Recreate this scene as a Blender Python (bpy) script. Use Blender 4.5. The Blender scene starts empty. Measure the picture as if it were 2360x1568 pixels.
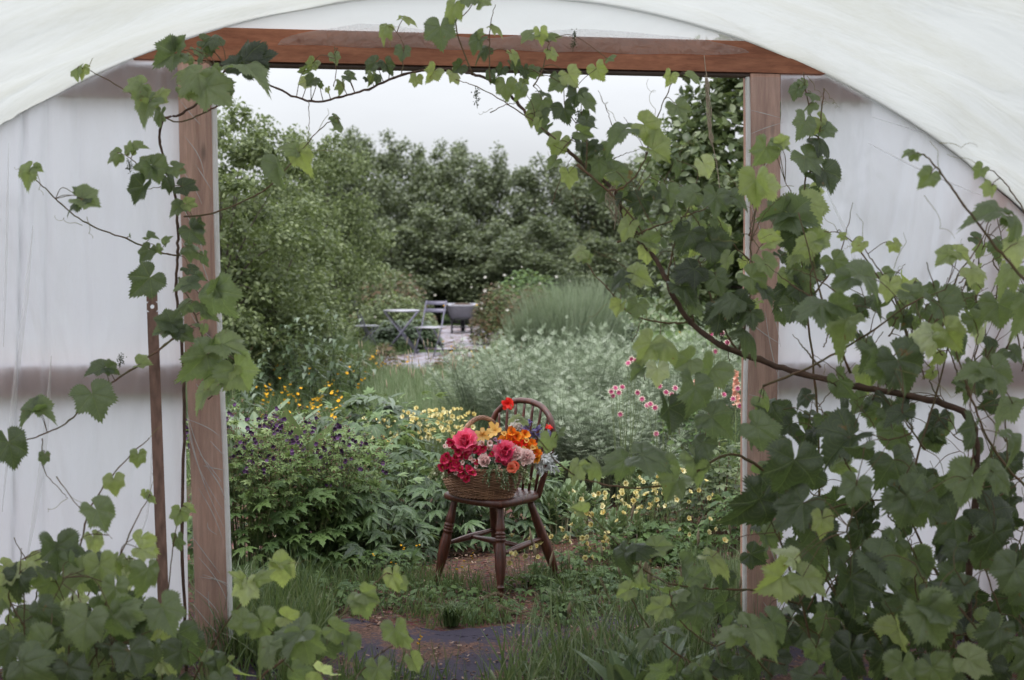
import bpy, math, random
import numpy as np
from mathutils import Vector, noise as mnoise
SC = bpy.context.scene
PI = math.pi
rng = np.random.default_rng(7)
random.seed(7)

# ------------------------------------------------------------ camera
CAMH, PITCH, FPX = 1.65, math.radians(3.5), 3278.0
cd = bpy.data.cameras.new("camera"); cam = bpy.data.objects.new("camera", cd)
SC.collection.objects.link(cam); SC.camera = cam
cam.location = (0, 0, CAMH); cam.rotation_euler = (PI/2 - PITCH, 0, 0)
cd.sensor_width = 36.0; cd.lens = 50.0; cd.clip_end = 500; cd.clip_start = 0.05
cd.dof.use_dof = True; cd.dof.focus_distance = 6.95; cd.dof.aperture_fstop = 3.4

# ------------------------------------------------------------ overcast sky and sun
SUN_EL, SUN_ROT = math.radians(58), math.radians(200)
w = bpy.data.worlds.new("World"); SC.world = w; w.use_nodes = True
nt = w.node_tree; nt.nodes.clear()
def wn(t): return nt.nodes.new(t)
sky = wn('ShaderNodeTexSky'); sky.sky_type = 'NISHITA'; sky.sun_disc = False
sky.sun_elevation = SUN_EL; sky.sun_rotation = SUN_ROT
hsv = wn('ShaderNodeHueSaturation'); hsv.inputs['Saturation'].default_value = 0.13
# cloud cover: the layer evens the clear sky out to a soft grey white
cov = wn('ShaderNodeMixRGB'); cov.inputs['Fac'].default_value = 0.72; cov.inputs['Color2'].default_value = (8.2, 8.5, 9.0, 1)
tc = wn('ShaderNodeTexCoord'); cn = wn('ShaderNodeTexNoise'); cn.inputs['Scale'].default_value = 2.2; cn.inputs['Detail'].default_value = 5
mp = wn('ShaderNodeMapping'); mp.inputs['Scale'].default_value = (1, 1, 3.5)
cr = wn('ShaderNodeMapRange'); cr.inputs['From Min'].default_value = .25; cr.inputs['From Max'].default_value = .75
cr.inputs['To Min'].default_value = .84; cr.inputs['To Max'].default_value = 1.12
mul = wn('ShaderNodeMixRGB'); mul.blend_type = 'MULTIPLY'; mul.inputs['Fac'].default_value = 1
bg = wn('ShaderNodeBackground'); bg.inputs['Strength'].default_value = 0.10
out = wn('ShaderNodeOutputWorld')
nt.links.new(sky.outputs[0], hsv.inputs['Color']); nt.links.new(hsv.outputs[0], cov.inputs['Color1'])
nt.links.new(tc.outputs['Generated'], mp.inputs[0]); nt.links.new(mp.outputs[0], cn.inputs['Vector'])
nt.links.new(cn.outputs['Fac'], cr.inputs['Value'])
nt.links.new(cov.outputs[0], mul.inputs['Color1']); nt.links.new(cr.outputs[0], mul.inputs['Color2'])
# overcast luminance: the sky is about three times brighter overhead than at the horizon
sxyz = wn('ShaderNodeSeparateXYZ'); nt.links.new(tc.outputs['Generated'], sxyz.inputs[0])
zc = wn('ShaderNodeMapRange'); zc.inputs['From Min'].default_value = 0; zc.inputs['From Max'].default_value = 1; zc.inputs['To Min'].default_value = .56; zc.inputs['To Max'].default_value = 2.9
nt.links.new(sxyz.outputs[2], zc.inputs['Value'])
mul2 = wn('ShaderNodeMixRGB'); mul2.blend_type = 'MULTIPLY'; mul2.inputs['Fac'].default_value = 1
nt.links.new(mul.outputs[0], mul2.inputs['Color1']); nt.links.new(zc.outputs[0], mul2.inputs['Color2'])
nt.links.new(mul2.outputs[0], bg.inputs['Color']); nt.links.new(bg.outputs[0], out.inputs['Surface'])
sd = bpy.data.lights.new("sun", 'SUN'); sd.energy = 1.4; sd.angle = math.radians(16); sd.color = (1, .97, .92)
sun = bpy.data.objects.new("sun", sd); SC.collection.objects.link(sun)
az = SUN_ROT
dirv = Vector((math.sin(az)*math.cos(SUN_EL), math.cos(az)*math.cos(SUN_EL), math.sin(SUN_EL)))
sun.rotation_euler = dirv.to_track_quat('Z', 'Y').to_euler(); sun.location = (0, 0, 30)
SC.view_settings.view_transform = 'Standard'; SC.view_settings.look = 'None'
SC.view_settings.gamma = 1; SC.view_settings.exposure = 0.60
cy = SC.cycles
cy.max_bounces = 8; cy.diffuse_bounces = 4; cy.glossy_bounces = 2; cy.transmission_bounces = 6; cy.transparent_max_bounces = 10
cy.sample_clamp_indirect = 6; cy.caustics_reflective = False; cy.caustics_refractive = False
cy.use_denoising = True; cy.denoising_prefilter = 'ACCURATE'; cy.adaptive_threshold = .005

# ------------------------------------------------------------ pixel helpers (photo seen at 2360 x 1568)
cp, sp = math.cos(PITCH), math.sin(PITCH)
def ray(u, v):
    x = (u-1180)/FPX; z = (784-v)/FPX
    return np.array([x, cp + z*sp, -sp + z*cp])
def P(u, v, Y):
    r = ray(u, v); q = r*(Y/r[1]); q[2] += CAMH; return q
def G(u, v, z=0.0):
    r = ray(u, v); t = (z-CAMH)/r[2]; q = r*t; q[2] += CAMH; return q
def GY(u, Y): return np.array([(u-1180)/FPX*Y, Y, 0.0])
def nrm(a):
    a = np.asarray(a, float); return a/(np.linalg.norm(a, axis=-1, keepdims=True)+1e-12)
def rnd(a, b): return random.uniform(a, b)
def UV(p):      # back to photo position
    x, y, z = p[0], p[1], p[2]-CAMH
    f = y*cp - z*sp; up = y*sp + z*cp
    return 1180+FPX*x/f, 784-FPX*up/f

# ------------------------------------------------------------ mesh builder (numpy)
class T:   # template: verts, flat loops, totals, uv
    def __init__(s, v, faces, uv=None, mat=0):
        s.v = np.asarray(v, float); s.loops = np.array([i for f in faces for i in f], np.int64)
        s.tot = np.array([len(f) for f in faces], np.int64)
        s.uv = np.asarray(uv, float) if uv is not None else s.v[:, :2].copy(); s.mat = mat
def join(ts):
    v = []; l = []; t = []; uv = []; o = 0
    for a in ts:
        v.append(a.v); l.append(a.loops+o); t.append(a.tot); uv.append(a.uv); o += len(a.v)
    r = T.__new__(T); r.v = np.vstack(v); r.loops = np.concatenate(l); r.tot = np.concatenate(t); r.uv = np.vstack(uv); r.mat = 0
    return r
def xf(t, R=None, s=1.0, p=(0, 0, 0)):
    r = T.__new__(T); v = t.v*s
    if R is not None: v = v @ np.asarray(R).T
    r.v = v+np.asarray(p); r.loops = t.loops; r.tot = t.tot; r.uv = t.uv; r.mat = t.mat; return r
def frames(D, N):
    D = nrm(D); N = np.asarray(N, float)
    N = N-(N*D).sum(-1, keepdims=True)*D; N = nrm(N)
    return np.stack([np.cross(D, N), D, N], axis=-1)
class MB:
    def __init__(s): s.v = []; s.l = []; s.t = []; s.uv = []; s.r = []; s.m = []; s.n = 0
    def add(s, t, rv=None, mat=None):
        if rv is None: rv = random.random()
        s.v.append(t.v); s.l.append(t.loops+s.n); s.t.append(t.tot); s.uv.append(t.uv)
        s.r.append(np.full(len(t.v), rv)); s.m.append(np.full(len(t.tot), t.mat if mat is None else mat)); s.n += len(t.v)
    def scatter(s, t, pos, R, sc, rv=None, mat=0):
        pos = np.asarray(pos, float); N = len(pos)
        if N == 0: return
        sc = np.broadcast_to(np.asarray(sc, float).reshape(-1, 1) if np.ndim(sc) < 2 else sc, (N, 1 if np.ndim(sc) < 2 else 3))
        tv = t.v[None]*sc[:, None, :]
        v = np.einsum('nij,nkj->nki', R, tv)+pos[:, None]
        k = len(t.v)
        s.v.append(v.reshape(-1, 3)); off = (np.arange(N)*k)[:, None]+s.n
        s.l.append((t.loops[None]+off).ravel()); s.t.append(np.tile(t.tot, N)); s.uv.append(np.tile(t.uv, (N, 1)))
        if rv is None: rv = rng.random(N)
        s.r.append(np.repeat(rv, k)); s.m.append(np.full(N*len(t.tot), mat)); s.n += N*k
    def build(s, name, mats, parent=None, loc=None, smooth=True, sharp=None):
        if not isinstance(mats, (list, tuple)): mats = [mats]
        me = bpy.data.meshes.new(name)
        if s.n:
            v = np.vstack(s.v)
            if loc is None and parent is not None: loc = np.array(parent.location)
            if loc is not None: v = v-np.asarray(loc)
            l = np.concatenate(s.l); t = np.concatenate(s.t); u = np.vstack(s.uv)
            me.vertices.add(len(v)); me.vertices.foreach_set('co', v.astype(np.float32).ravel())
            me.loops.add(len(l)); me.loops.foreach_set('vertex_index', l.astype(np.int32))
            me.polygons.add(len(t)); st = np.concatenate([[0], np.cumsum(t)[:-1]])
            me.polygons.foreach_set('loop_start', st.astype(np.int32))
            me.polygons.foreach_set('loop_total', t.astype(np.int32))
            me.polygons.foreach_set('use_smooth', np.full(len(t), smooth))
            me.polygons.foreach_set('material_index', np.concatenate(s.m).astype(np.int32))
            me.update(calc_edges=True)
            ul = me.uv_layers.new(name='UVMap'); ul.data.foreach_set('uv', u[l].astype(np.float32).ravel())
            at = me.attributes.new('rnd', 'FLOAT', 'POINT'); at.data.foreach_set('value', np.concatenate(s.r).astype(np.float32))
        for m in mats: me.materials.append(m)
        o = bpy.data.objects.new(name, me); SC.collection.objects.link(o)
        if parent is not None: o.parent = parent
        elif loc is not None: o.location = loc
        if sharp:
            try: me.set_sharp_from_angle(angle=math.radians(sharp))
            except Exception: pass
        return o
def tag(o, label=None, cat=None, group=None, kind=None):
    if label: o['label'] = label
    if cat: o['category'] = cat
    if group: o['group'] = group
    if kind: o['kind'] = kind
    return o
def thing(name, label, cat, loc, group=None):
    o = bpy.data.objects.new(name, None); o.empty_display_size = .1; SC.collection.objects.link(o)
    o.location = tuple(loc); return tag(o, label, cat, group)
def dup(root, loc, rz=0.0, sc=1.0, label=None):
    r = root.copy(); SC.collection.objects.link(r); r.location = tuple(loc); r.rotation_euler = (0, 0, rz); r.scale = (sc, sc, sc)
    if label: r['label'] = label
    for c in list(root.children):
        d = c.copy(); SC.collection.objects.link(d); d.parent = r
    return r

# ------------------------------------------------------------ shapes
def tube(path, rad, n=6, cap=True):
    p = np.asarray(path, float); k = len(p)
    rad = np.broadcast_to(np.asarray(rad, float), (k,)) if np.ndim(rad) == 0 else np.asarray(rad, float)
    if len(rad) != k: rad = np.interp(np.linspace(0, 1, k), np.linspace(0, 1, len(rad)), rad)
    tg = nrm(np.gradient(p, axis=0))
    ref = np.array([0.13, .21, 1.0]) if abs(tg[:, 2]).mean() < .8 else np.array([1.0, .1, .05])
    a = nrm(np.cross(tg, ref)); b = np.cross(tg, a)
    th = np.linspace(0, 2*PI, n, endpoint=False)
    v = p[:, None]+rad[:, None, None]*(np.cos(th)[None, :, None]*a[:, None]+np.sin(th)[None, :, None]*b[:, None])
    L = np.concatenate([[0], np.cumsum(np.linalg.norm(np.diff(p, axis=0), axis=1))])
    uv = np.stack([np.tile(th/(2*PI), k), np.repeat(L, n)], 1)
    f = [(i*n+j, i*n+(j+1) % n, (i+1)*n+(j+1) % n, (i+1)*n+j) for i in range(k-1) for j in range(n)]
    if cap: f += [tuple(range(n))[::-1], tuple((k-1)*n+j for j in range(n))]
    return T(v.reshape(-1, 3), f, uv)
def spline(pts, per=6):
    p = [np.asarray(q, float) for q in pts]; p = [2*p[0]-p[1]]+p+[2*p[-1]-p[-2]]; o = []
    for i in range(1, len(p)-2):
        for t in np.linspace(0, 1, per, endpoint=False):
            o.append(.5*((2*p[i])+(-p[i-1]+p[i+1])*t+(2*p[i-1]-5*p[i]+4*p[i+1]-p[i+2])*t*t+(-p[i-1]+3*p[i]-3*p[i+1]+p[i+2])*t**3))
    o.append(p[-2]); return np.array(o)
def lathe(prof, n=16, axis=((0, 0, 0), (0, 0, 1))):
    # prof: (r, h) along axis
    o, a = np.asarray(axis[0], float), np.asarray(axis[1], float); L = np.linalg.norm(a-o) if False else 1
    d = nrm(a-o); ref = np.array([1, 0, 0]) if abs(d[0]) < .9 else np.array([0, 1, 0])
    x = nrm(np.cross(d, ref)); y = np.cross(d, x)
    th = np.linspace(0, 2*PI, n, endpoint=False); v = []; k = len(prof)
    for r, h in prof:
        v.append(o+d*h+r*(np.cos(th)[:, None]*x+np.sin(th)[:, None]*y))
    f = [(i*n+j, i*n+(j+1) % n, (i+1)*n+(j+1) % n, (i+1)*n+j) for i in range(k-1) for j in range(n)]
    f += [tuple(range(n))[::-1], tuple((k-1)*n+j for j in range(n))]
    v = np.vstack(v); uv = np.stack([np.tile(th/(2*PI), k), np.repeat([h for r, h in prof], n)], 1)
    return T(v, f, uv)
def box(c, s, R=None, bev=0.0):
    # bevelled box, centre c, full size s
    h = np.asarray(s, float)/2; b = min(bev, h.min()*.9)
    if b <= 0:
        v = np.array([[x, y, z] for x in (-1, 1) for y in (-1, 1) for z in (-1, 1)])*h
        f = [(0, 1, 3, 2), (4, 6, 7, 5), (0, 4, 5, 1), (2, 3, 7, 6), (0, 2, 6, 4), (1, 5, 7, 3)]
    else:
        v = []; idx = {}
        for sx in (-1, 1):
            for sy in (-1, 1):
                for sz in (-1, 1):
                    for ax in range(3):
                        q = np.array([sx, sy, sz])*(h-b); q[ax] += (sx, sy, sz)[ax]*b
                        idx[(sx, sy, sz, ax)] = len(v); v.append(q)
        f = []
        for ax in range(3):
            o = [a for a in range(3) if a != ax]
            for s_ in (-1, 1):
                q = []
                for a1, a2 in ((-1, -1), (1, -1), (1, 1), (-1, 1)):
                    k = [0, 0, 0]; k[ax] = s_; k[o[0]] = a1; k[o[1]] = a2; q.append(idx[(*k, ax)])
                if (s_ > 0) == (ax == 1): q = q[::-1]
                f.append(tuple(q))
        for ax in range(3):
            o = [a for a in range(3) if a != ax]
            for a1 in (-1, 1):
                for a2 in (-1, 1):
                    k0 = [0, 0, 0]; k1 = [0, 0, 0]; k0[ax] = -1; k1[ax] = 1; k0[o[0]] = k1[o[0]] = a1; k0[o[1]] = k1[o[1]] = a2
                    q = [idx[(*k0, o[0])], idx[(*k1, o[0])], idx[(*k1, o[1])], idx[(*k0, o[1])]]
                    sg = a1*a2*(1 if ax != 1 else -1)
                    if sg > 0: q = q[::-1]
                    f.append(tuple(q))
        for sx in (-1, 1):
            for sy in (-1, 1):
                for sz in (-1, 1):
                    q = [idx[(sx, sy, sz, a)] for a in range(3)]
                    if sx*sy*sz < 0: q = q[::-1]
                    f.append(tuple(q))
        v = np.array(v)
    if R is not None: v = v @ np.asarray(R).T
    return T(v+np.asarray(c, float), f, v[:, :2])
def blade(n=8, m=2, width=lambda t: math.sin(PI*t)**.8*.3, fold=.25, droop=.3, wave=0., serr=0, seed=0, cup=0.):
    """leaf/petal: length 1 along +Y, normal +Z"""
    v = []; uv = []
    for i in range(n+1):
        t = i/n; wd = width(t)
        if serr and 0 < i < n and i % 2: wd *= 1-serr
        for j in range(-m, m+1):
            s = j/m; x = s*wd
            z = -droop*t*t+fold*abs(x)+cup*(x*x)+wave*math.sin(t*9+s*2.3+seed*1.7)*abs(s)
            v.append((x, t*(1-.15*droop), z)); uv.append((s*wd, t))
    k = 2*m+1
    f = [(i*k+j, i*k+j+1, (i+1)*k+j+1, (i+1)*k+j) for i in range(n) for j in range(2*m)]
    return T(v, f, uv)
def rotz(a): c, s = math.cos(a), math.sin(a); return np.array([[c, -s, 0], [s, c, 0], [0, 0, 1]])
def rotx(a): c, s = math.cos(a), math.sin(a); return np.array([[1, 0, 0], [0, c, -s], [0, s, c]])
def roty(a): c, s = math.cos(a), math.sin(a); return np.array([[c, 0, s], [0, 1, 0], [-s, 0, c]])
def ball(n=8, m=6, r=1.0):
    prof = [(max(.001, r*math.sin(PI*i/m)), -r*math.cos(PI*i/m)) for i in range(m+1)]
    return lathe(prof, n)

# ------------------------------------------------------------ materials
def newmat(name):
    m = bpy.data.materials.new(name); m.use_nodes = True; t = m.node_tree; t.nodes.clear()
    o = t.nodes.new('ShaderNodeOutputMaterial'); return m, t, o
def N(t, typ, **kw):
    n = t.nodes.new(typ)
    for k, v in kw.items():
        if k.startswith('_'): setattr(n, k[1:], v)
        else:
            key = k.replace('0', ' ')
            n.inputs[key].default_value = v
    return n
def ramp(t, fac, stops):
    r = t.nodes.new('ShaderNodeValToRGB'); e = r.color_ramp.elements
    while len(e) < len(stops): e.new(.5)
    for x, (p, c) in zip(e, stops): x.position = p; x.color = (*c, 1) if len(c) == 3 else c
    t.links.new(fac, r.inputs['Fac']); return r.outputs['Color']
def math_(t, op, a, b=None, c=None):
    n = t.nodes.new('ShaderNodeMath'); n.operation = op
    for i, x in enumerate((a, b, c)):
        if x is None: continue
        if isinstance(x, (int, float)): n.inputs[i].default_value = x
        else: t.links.new(x, n.inputs[i])
    return n.outputs[0]
def mixc(t, f, a, b, mode='MIX'):
    n = t.nodes.new('ShaderNodeMixRGB'); n.blend_type = mode
    for i, x in enumerate((f, a, b)):
        s = n.inputs[i]
        if isinstance(x, (int, float)): s.default_value = x
        elif isinstance(x, tuple): s.default_value = (*x, 1)
        else: t.links.new(x, s)
    return n.outputs[0]
def leafmat(name, cols, trans=.35, tcol=None, rough=.5, spec=.35, vein='mid', under=None, edge=None, tboost=1.6, sat=.94):
    """cols: list of colours picked by the per-leaf random value"""
    m, t, o = newmat(name)
    at = N(t, 'ShaderNodeAttribute', _attribute_name='rnd'); f = at.outputs['Fac']
    k = len(cols); c = ramp(t, f, [(i/(max(1, k-1)), q) for i, q in enumerate(cols)])
    uvn = t.nodes.new('ShaderNodeUVMap'); sx = t.nodes.new('ShaderNodeSeparateXYZ'); t.links.new(uvn.outputs[0], sx.inputs[0])
    bump_src = None
    if vein:
        X, Y = sx.outputs[0], sx.outputs[1]
        ax = math_(t, 'ABSOLUTE', X)
        if vein == 'palm':
            th = math_(t, 'ABSOLUTE', math_(t, 'ARCTAN2', X, Y)); r = math_(t, 'SQRT', math_(t, 'ADD', math_(t, 'MULTIPLY', X, X), math_(t, 'MULTIPLY', Y, Y)))
            ph = math_(t, 'ABSOLUTE', math_(t, 'SINE', math_(t, 'MULTIPLY', th, PI/.93)))
            dmain = math_(t, 'MULTIPLY', ph, math_(t, 'ADD', r, .02))
            main = math_(t, 'SMOOTH_MIN', math_(t, 'DIVIDE', dmain, .055), 1.0, .1)
            sec = math_(t, 'ABSOLUTE', math_(t, 'SINE', math_(t, 'SUBTRACT', math_(t, 'MULTIPLY', r, 22), math_(t, 'MULTIPLY', ph, 5.5))))
            sec = math_(t, 'SMOOTH_MIN', math_(t, 'MULTIPLY', sec, 2.6), 1.0, .1)
            vf = math_(t, 'MULTIPLY', main, math_(t, 'ADD', math_(t, 'MULTIPLY', sec, .35), .65))
        else:
            main = math_(t, 'SMOOTH_MIN', math_(t, 'DIVIDE', ax, .03), 1.0, .1)
            sec = math_(t, 'ABSOLUTE', math_(t, 'SINE', math_(t, 'SUBTRACT', math_(t, 'MULTIPLY', Y, 20), math_(t, 'MULTIPLY', ax, 18))))
            sec = math_(t, 'SMOOTH_MIN', math_(t, 'MULTIPLY', sec, 2.5), 1.0, .1)
            vf = math_(t, 'MULTIPLY', main, math_(t, 'ADD', math_(t, 'MULTIPLY', sec, .25), .75))
        inv = math_(t, 'SUBTRACT', 1.0, vf)
        c = mixc(t, math_(t, 'MULTIPLY', inv, .55), c, mixc(t, .6, c, (.30, .36, .16)))
        bump_src = vf
    nz = N(t, 'ShaderNodeTexNoise', Scale=60.0 if vein == 'palm' else 25.0); tco = t.nodes.new('ShaderNodeTexCoord'); t.links.new(tco.outputs['Object'], nz.inputs['Vector'])
    c = mixc(t, .35, c, math_(t, 'ADD', nz.outputs['Fac'], .5), 'MULTIPLY')
    if vein == 'palm':
        nb = N(t, 'ShaderNodeTexNoise', Scale=16.0, Detail=5.0, Roughness=.7); t.links.new(tco.outputs['Object'], nb.inputs['Vector'])
        c = mixc(t, ramp(t, nb.outputs['Fac'], [(.66, (0, 0, 0)), (.70, (.8, .8, .8))]), c, (.20, .11, .045))
    if under:
        ge = t.nodes.new('ShaderNodeNewGeometry'); c = mixc(t, math_(t, 'MULTIPLY', ge.outputs['Backfacing'], .75), c, under)
    b = N(t, 'ShaderNodeBsdfPrincipled', Roughness=rough); b.inputs['Specular IOR Level'].default_value = spec
    if sat != 1:
        hs = N(t, 'ShaderNodeHueSaturation', Saturation=sat); t.links.new(c, hs.inputs['Color']); c = hs.outputs[0]
    t.links.new(c, b.inputs['Base Color'])
    if bump_src is not None:
        bp = N(t, 'ShaderNodeBump', Strength=.5, Distance=.004); t.links.new(bump_src, bp.inputs['Height']); t.links.new(bp.outputs[0], b.inputs['Normal'])
    tr = t.nodes.new('ShaderNodeBsdfTranslucent')
    tc_ = mixc(t, 1.0, c, (2.05, 2.2, 1.1), 'MULTIPLY') if vein == 'palm' else mixc(t, .55, c, tcol if tcol else (.28, .36, .10))
    t.links.new(mixc(t, 1.0, tc_, (tboost, tboost, tboost*.8), 'MULTIPLY') if False else tc_, tr.inputs['Color'])
    mx = N(t, 'ShaderNodeMixShader', Fac=trans); t.links.new(b.outputs[0], mx.inputs[1]); t.links.new(tr.outputs[0], mx.inputs[2])
    t.links.new(mx.outputs[0], o.inputs['Surface']); return m
def plain(name, col, rough=.6, metal=0., var=.25, scale=12., spec=.4, bump=0., col2=None, coat=0., stretch=None, detail=4.):
    m, t, o = newmat(name); b = N(t, 'ShaderNodeBsdfPrincipled', Roughness=rough, Metallic=metal); b.inputs['Specular IOR Level'].default_value = spec
    if coat: b.inputs['Coat Weight'].default_value = coat; b.inputs['Coat Roughness'].default_value = .15
    tco = t.nodes.new('ShaderNodeTexCoord'); nz = N(t, 'ShaderNodeTexNoise', Scale=scale, Detail=detail)
    src = tco.outputs['Object']
    if stretch:
        mp_ = t.nodes.new('ShaderNodeMapping'); mp_.inputs['Scale'].default_value = stretch; t.links.new(src, mp_.inputs[0]); src = mp_.outputs[0]
    t.links.new(src, nz.inputs['Vector'])
    c2 = col2 if col2 else tuple(x*(1-var) for x in col)
    c = ramp(t, nz.outputs['Fac'], [(.3, c2), (.7, col)])
    t.links.new(c, b.inputs['Base Color'])
    if bump:
        bp = N(t, 'ShaderNodeBump', Strength=bump, Distance=.01); t.links.new(nz.outputs['Fac'], bp.inputs['Height']); t.links.new(bp.outputs[0], b.inputs['Normal'])
    t.links.new(b.outputs[0], o.inputs['Surface']); return m
# ------------------------------------------------------------ door plane of the tunnel
A0 = np.array([-1.226, 5.66]); B0 = np.array([1.08, 6.05]); DD = (B0-A0)/np.linalg.norm(B0-A0); NN = np.array([-DD[1], DD[0]])
def W(a, z, off=0.0):
    q = A0+DD*a+NN*off; return np.array([q[0], q[1], z])
RW = np.array([[DD[0], NN[0], 0], [DD[1], NN[1], 0], [0, 0, 1]])     # local (a, off, z) -> world
ARC_C, ARC_Z, ARC_R = 1.167, -0.90, 3.607
def arch(a): return ARC_Z+math.sqrt(max(0, ARC_R**2-(a-ARC_C)**2))
def plane_hit(u, v, off=0.0):
    r = ray(u, v); o = A0+NN*off; t = (o@NN)/(r[:2]@NN); q = r*t; q[2] += CAMH; return q

# ------------------------------------------------------------ ground
def groundmat():
    m, t, o = newmat('soil and turf'); tco = t.nodes.new('ShaderNodeTexCoord')
    b = N(t, 'ShaderNodeBsdfPrincipled', Roughness=.95); b.inputs['Specular IOR Level'].default_value = .15
    n1 = N(t, 'ShaderNodeTexNoise', Scale=38.0, Detail=8.0, Roughness=.7); n2 = N(t, 'ShaderNodeTexNoise', Scale=1.3, Detail=4.0); n3 = N(t, 'ShaderNodeTexVoronoi', Scale=60.0)
    for n in (n1, n2, n3): t.links.new(tco.outputs['Object'], n.inputs['Vector'])
    soil = ramp(t, n1.outputs['Fac'], [(.30, (.040, .022, .017)), (.5, (.11, .062, .047)), (.7, (.21, .125, .095))])
    soil = mixc(t, .35, soil, n3.outputs['Color'], 'SOFT_LIGHT')
    turf = ramp(t, n1.outputs['Fac'], [(.3, (.018, .026, .010)), (.7, (.07, .11, .035))])
    sx = t.nodes.new('ShaderNodeSeparateXYZ'); t.links.new(tco.outputs['Object'], sx.inputs[0])
    far = N(t, 'ShaderNodeMapRange'); far.inputs['From Min'].default_value = 9.2; far.inputs['From Max'].default_value = 10.6; t.links.new(sx.outputs[1], far.inputs['Value'])
    patch = ramp(t, n2.outputs['Fac'], [(.60, (0, 0, 0)), (.70, (1, 1, 1))])
    fac = math_(t, 'MAXIMUM', far.outputs[0], math_(t, 'MULTIPLY', patch, .5))
    t.links.new(mixc(t, fac, soil, turf), b.inputs['Base Color'])
    bp = N(t, 'ShaderNodeBump', Strength=.9, Distance=.02); t.links.new(n1.outputs['Fac'], bp.inputs['Height']); t.links.new(bp.outputs[0], b.inputs['Normal'])
    t.links.new(b.outputs[0], o.inputs['Surface']); return m
g = np.sinh(np.linspace(-4.2, 4.2, 121)); g = g/g.max()*160
X, Y = np.meshgrid(g, g+7.5, indexing='ij')
Z = np.array([[mnoise.noise(Vector((x*1.7, y*1.7, 3)))*.022*(abs(x) < 9) for x, y in zip(rx, ry)] for rx, ry in zip(X, Y)])-.008
n = 121; F_ = [(i*n+j, (i+1)*n+j, (i+1)*n+j+1, i*n+j+1) for i in range(n-1) for j in range(n-1)]
mb = MB(); mb.add(T(np.stack([X, Y, Z], -1).reshape(-1, 3), F_)); tag(mb.build('ground', groundmat()), kind='structure')

def sheet(name, outline, z, mat, jit=.03, sub=18):
    """flat ground patch with a ragged outline, drawn as a fan with inner rings so it can ripple"""
    c = np.mean(outline, 0); pts = []
    K = len(outline)
    for i in range(K):
        for s in np.linspace(0, 1, 8, endpoint=False):
            q = np.array(outline[i])*(1-s)+np.array(outline[(i+1) % K])*s
            pts.append(q+np.array([rnd(-jit, jit), rnd(-jit, jit)]))
    pts = np.array(pts); k = len(pts); v = []
    for r in np.linspace(0, 1, sub+1)[1:]:
        for p in pts:
            q = c+(p-c)*r; v.append((q[0], q[1], z+.008*mnoise.noise(Vector((q[0]*6, q[1]*6, 1)))*(r < 1)))
    v.append((c[0], c[1], z)); f = [(len(v)-1, j, (j+1) % k) for j in range(k)]
    f += [((i)*k+j, (i+1)*k+j, (i+1)*k+(j+1) % k, i*k+(j+1) % k) for i in range(sub-1) for j in range(k)]
    m = MB(); m.add(T(v, f)); return tag(m.build(name, mat), kind='structure')
def fabricmat(name, ca, cb, chip):
    m, t, o = newmat(name); tco = t.nodes.new('ShaderNodeTexCoord')
    b = N(t, 'ShaderNodeBsdfPrincipled', Roughness=.85); b.inputs['Specular IOR Level'].default_value = .15
    n1 = N(t, 'ShaderNodeTexNoise', Scale=3.2, Detail=6.0, Roughness=.7); n2 = N(t, 'ShaderNodeTexNoise', Scale=70.0, Detail=6.0)
    wv = N(t, 'ShaderNodeTexWave', Scale=90.0, Distortion=.4); wv.bands_direction = 'X'
    for n_ in (n1, n2, wv): t.links.new(tco.outputs['Object'], n_.inputs['Vector'])
    fab = mixc(t, wv.outputs['Fac'], ca, cb)
    mul_ = ramp(t, n2.outputs['Fac'], [(.35, (.04, .022, .016)), (.65, chip)])
    k = ramp(t, math_(t, 'ADD', math_(t, 'MULTIPLY', n1.outputs['Fac'], .8), math_(t, 'MULTIPLY', n2.outputs['Fac'], .25)), [(.50, (0, 0, 0)), (.58, (1, 1, 1))])
    t.links.new(mixc(t, k, fab, mul_), b.inputs['Base Color'])
    bp = N(t, 'ShaderNodeBump', Strength=.5, Distance=.006); t.links.new(n2.outputs['Fac'], bp.inputs['Height']); t.links.new(bp.outputs[0], b.inputs['Normal'])
    t.links.new(b.outputs[0], o.inputs['Surface']); return m
FAB = fabricmat('woven ground fabric', (.055, .046, .068), (.026, .022, .036), (.14, .075, .055))
FAB2 = fabricmat('weathered ground fabric', (.34, .32, .37), (.25, .24, .28), (.20, .13, .10))
def gp(lst, z=0): return [G(u, v, z)[:2] for u, v in lst]
sheet('path', gp([(640, 1450), (800, 1430), (980, 1462), (1180, 1445), (1330, 1425), (1560, 1420), (1780, 1405), (2300, 1440), (2300, 1800), (300, 1800), (400, 1500)]), .008, FAB, .02)
sheet('path', gp([(850, 838), (905, 822), (960, 815), (1080, 812), (1100, 825), (1010, 840), (985, 862), (900, 866)]), .010, FAB2, .08)
sheet('path', gp([(975, 770), (1000, 752), (1120, 752), (1180, 775), (1165, 806), (1060, 808), (985, 806)]), .012, FAB2, .08)
sheet('path', gp([(1290, 800), (1320, 775), (1350, 762), (1385, 770), (1375, 800), (1340, 815)]), .010, FAB2, .05)
sheet('path', gp([(500, 826), (560, 812), (625, 822), (625, 834), (560, 842), (500, 842)]), .010, FAB2, .05)

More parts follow.
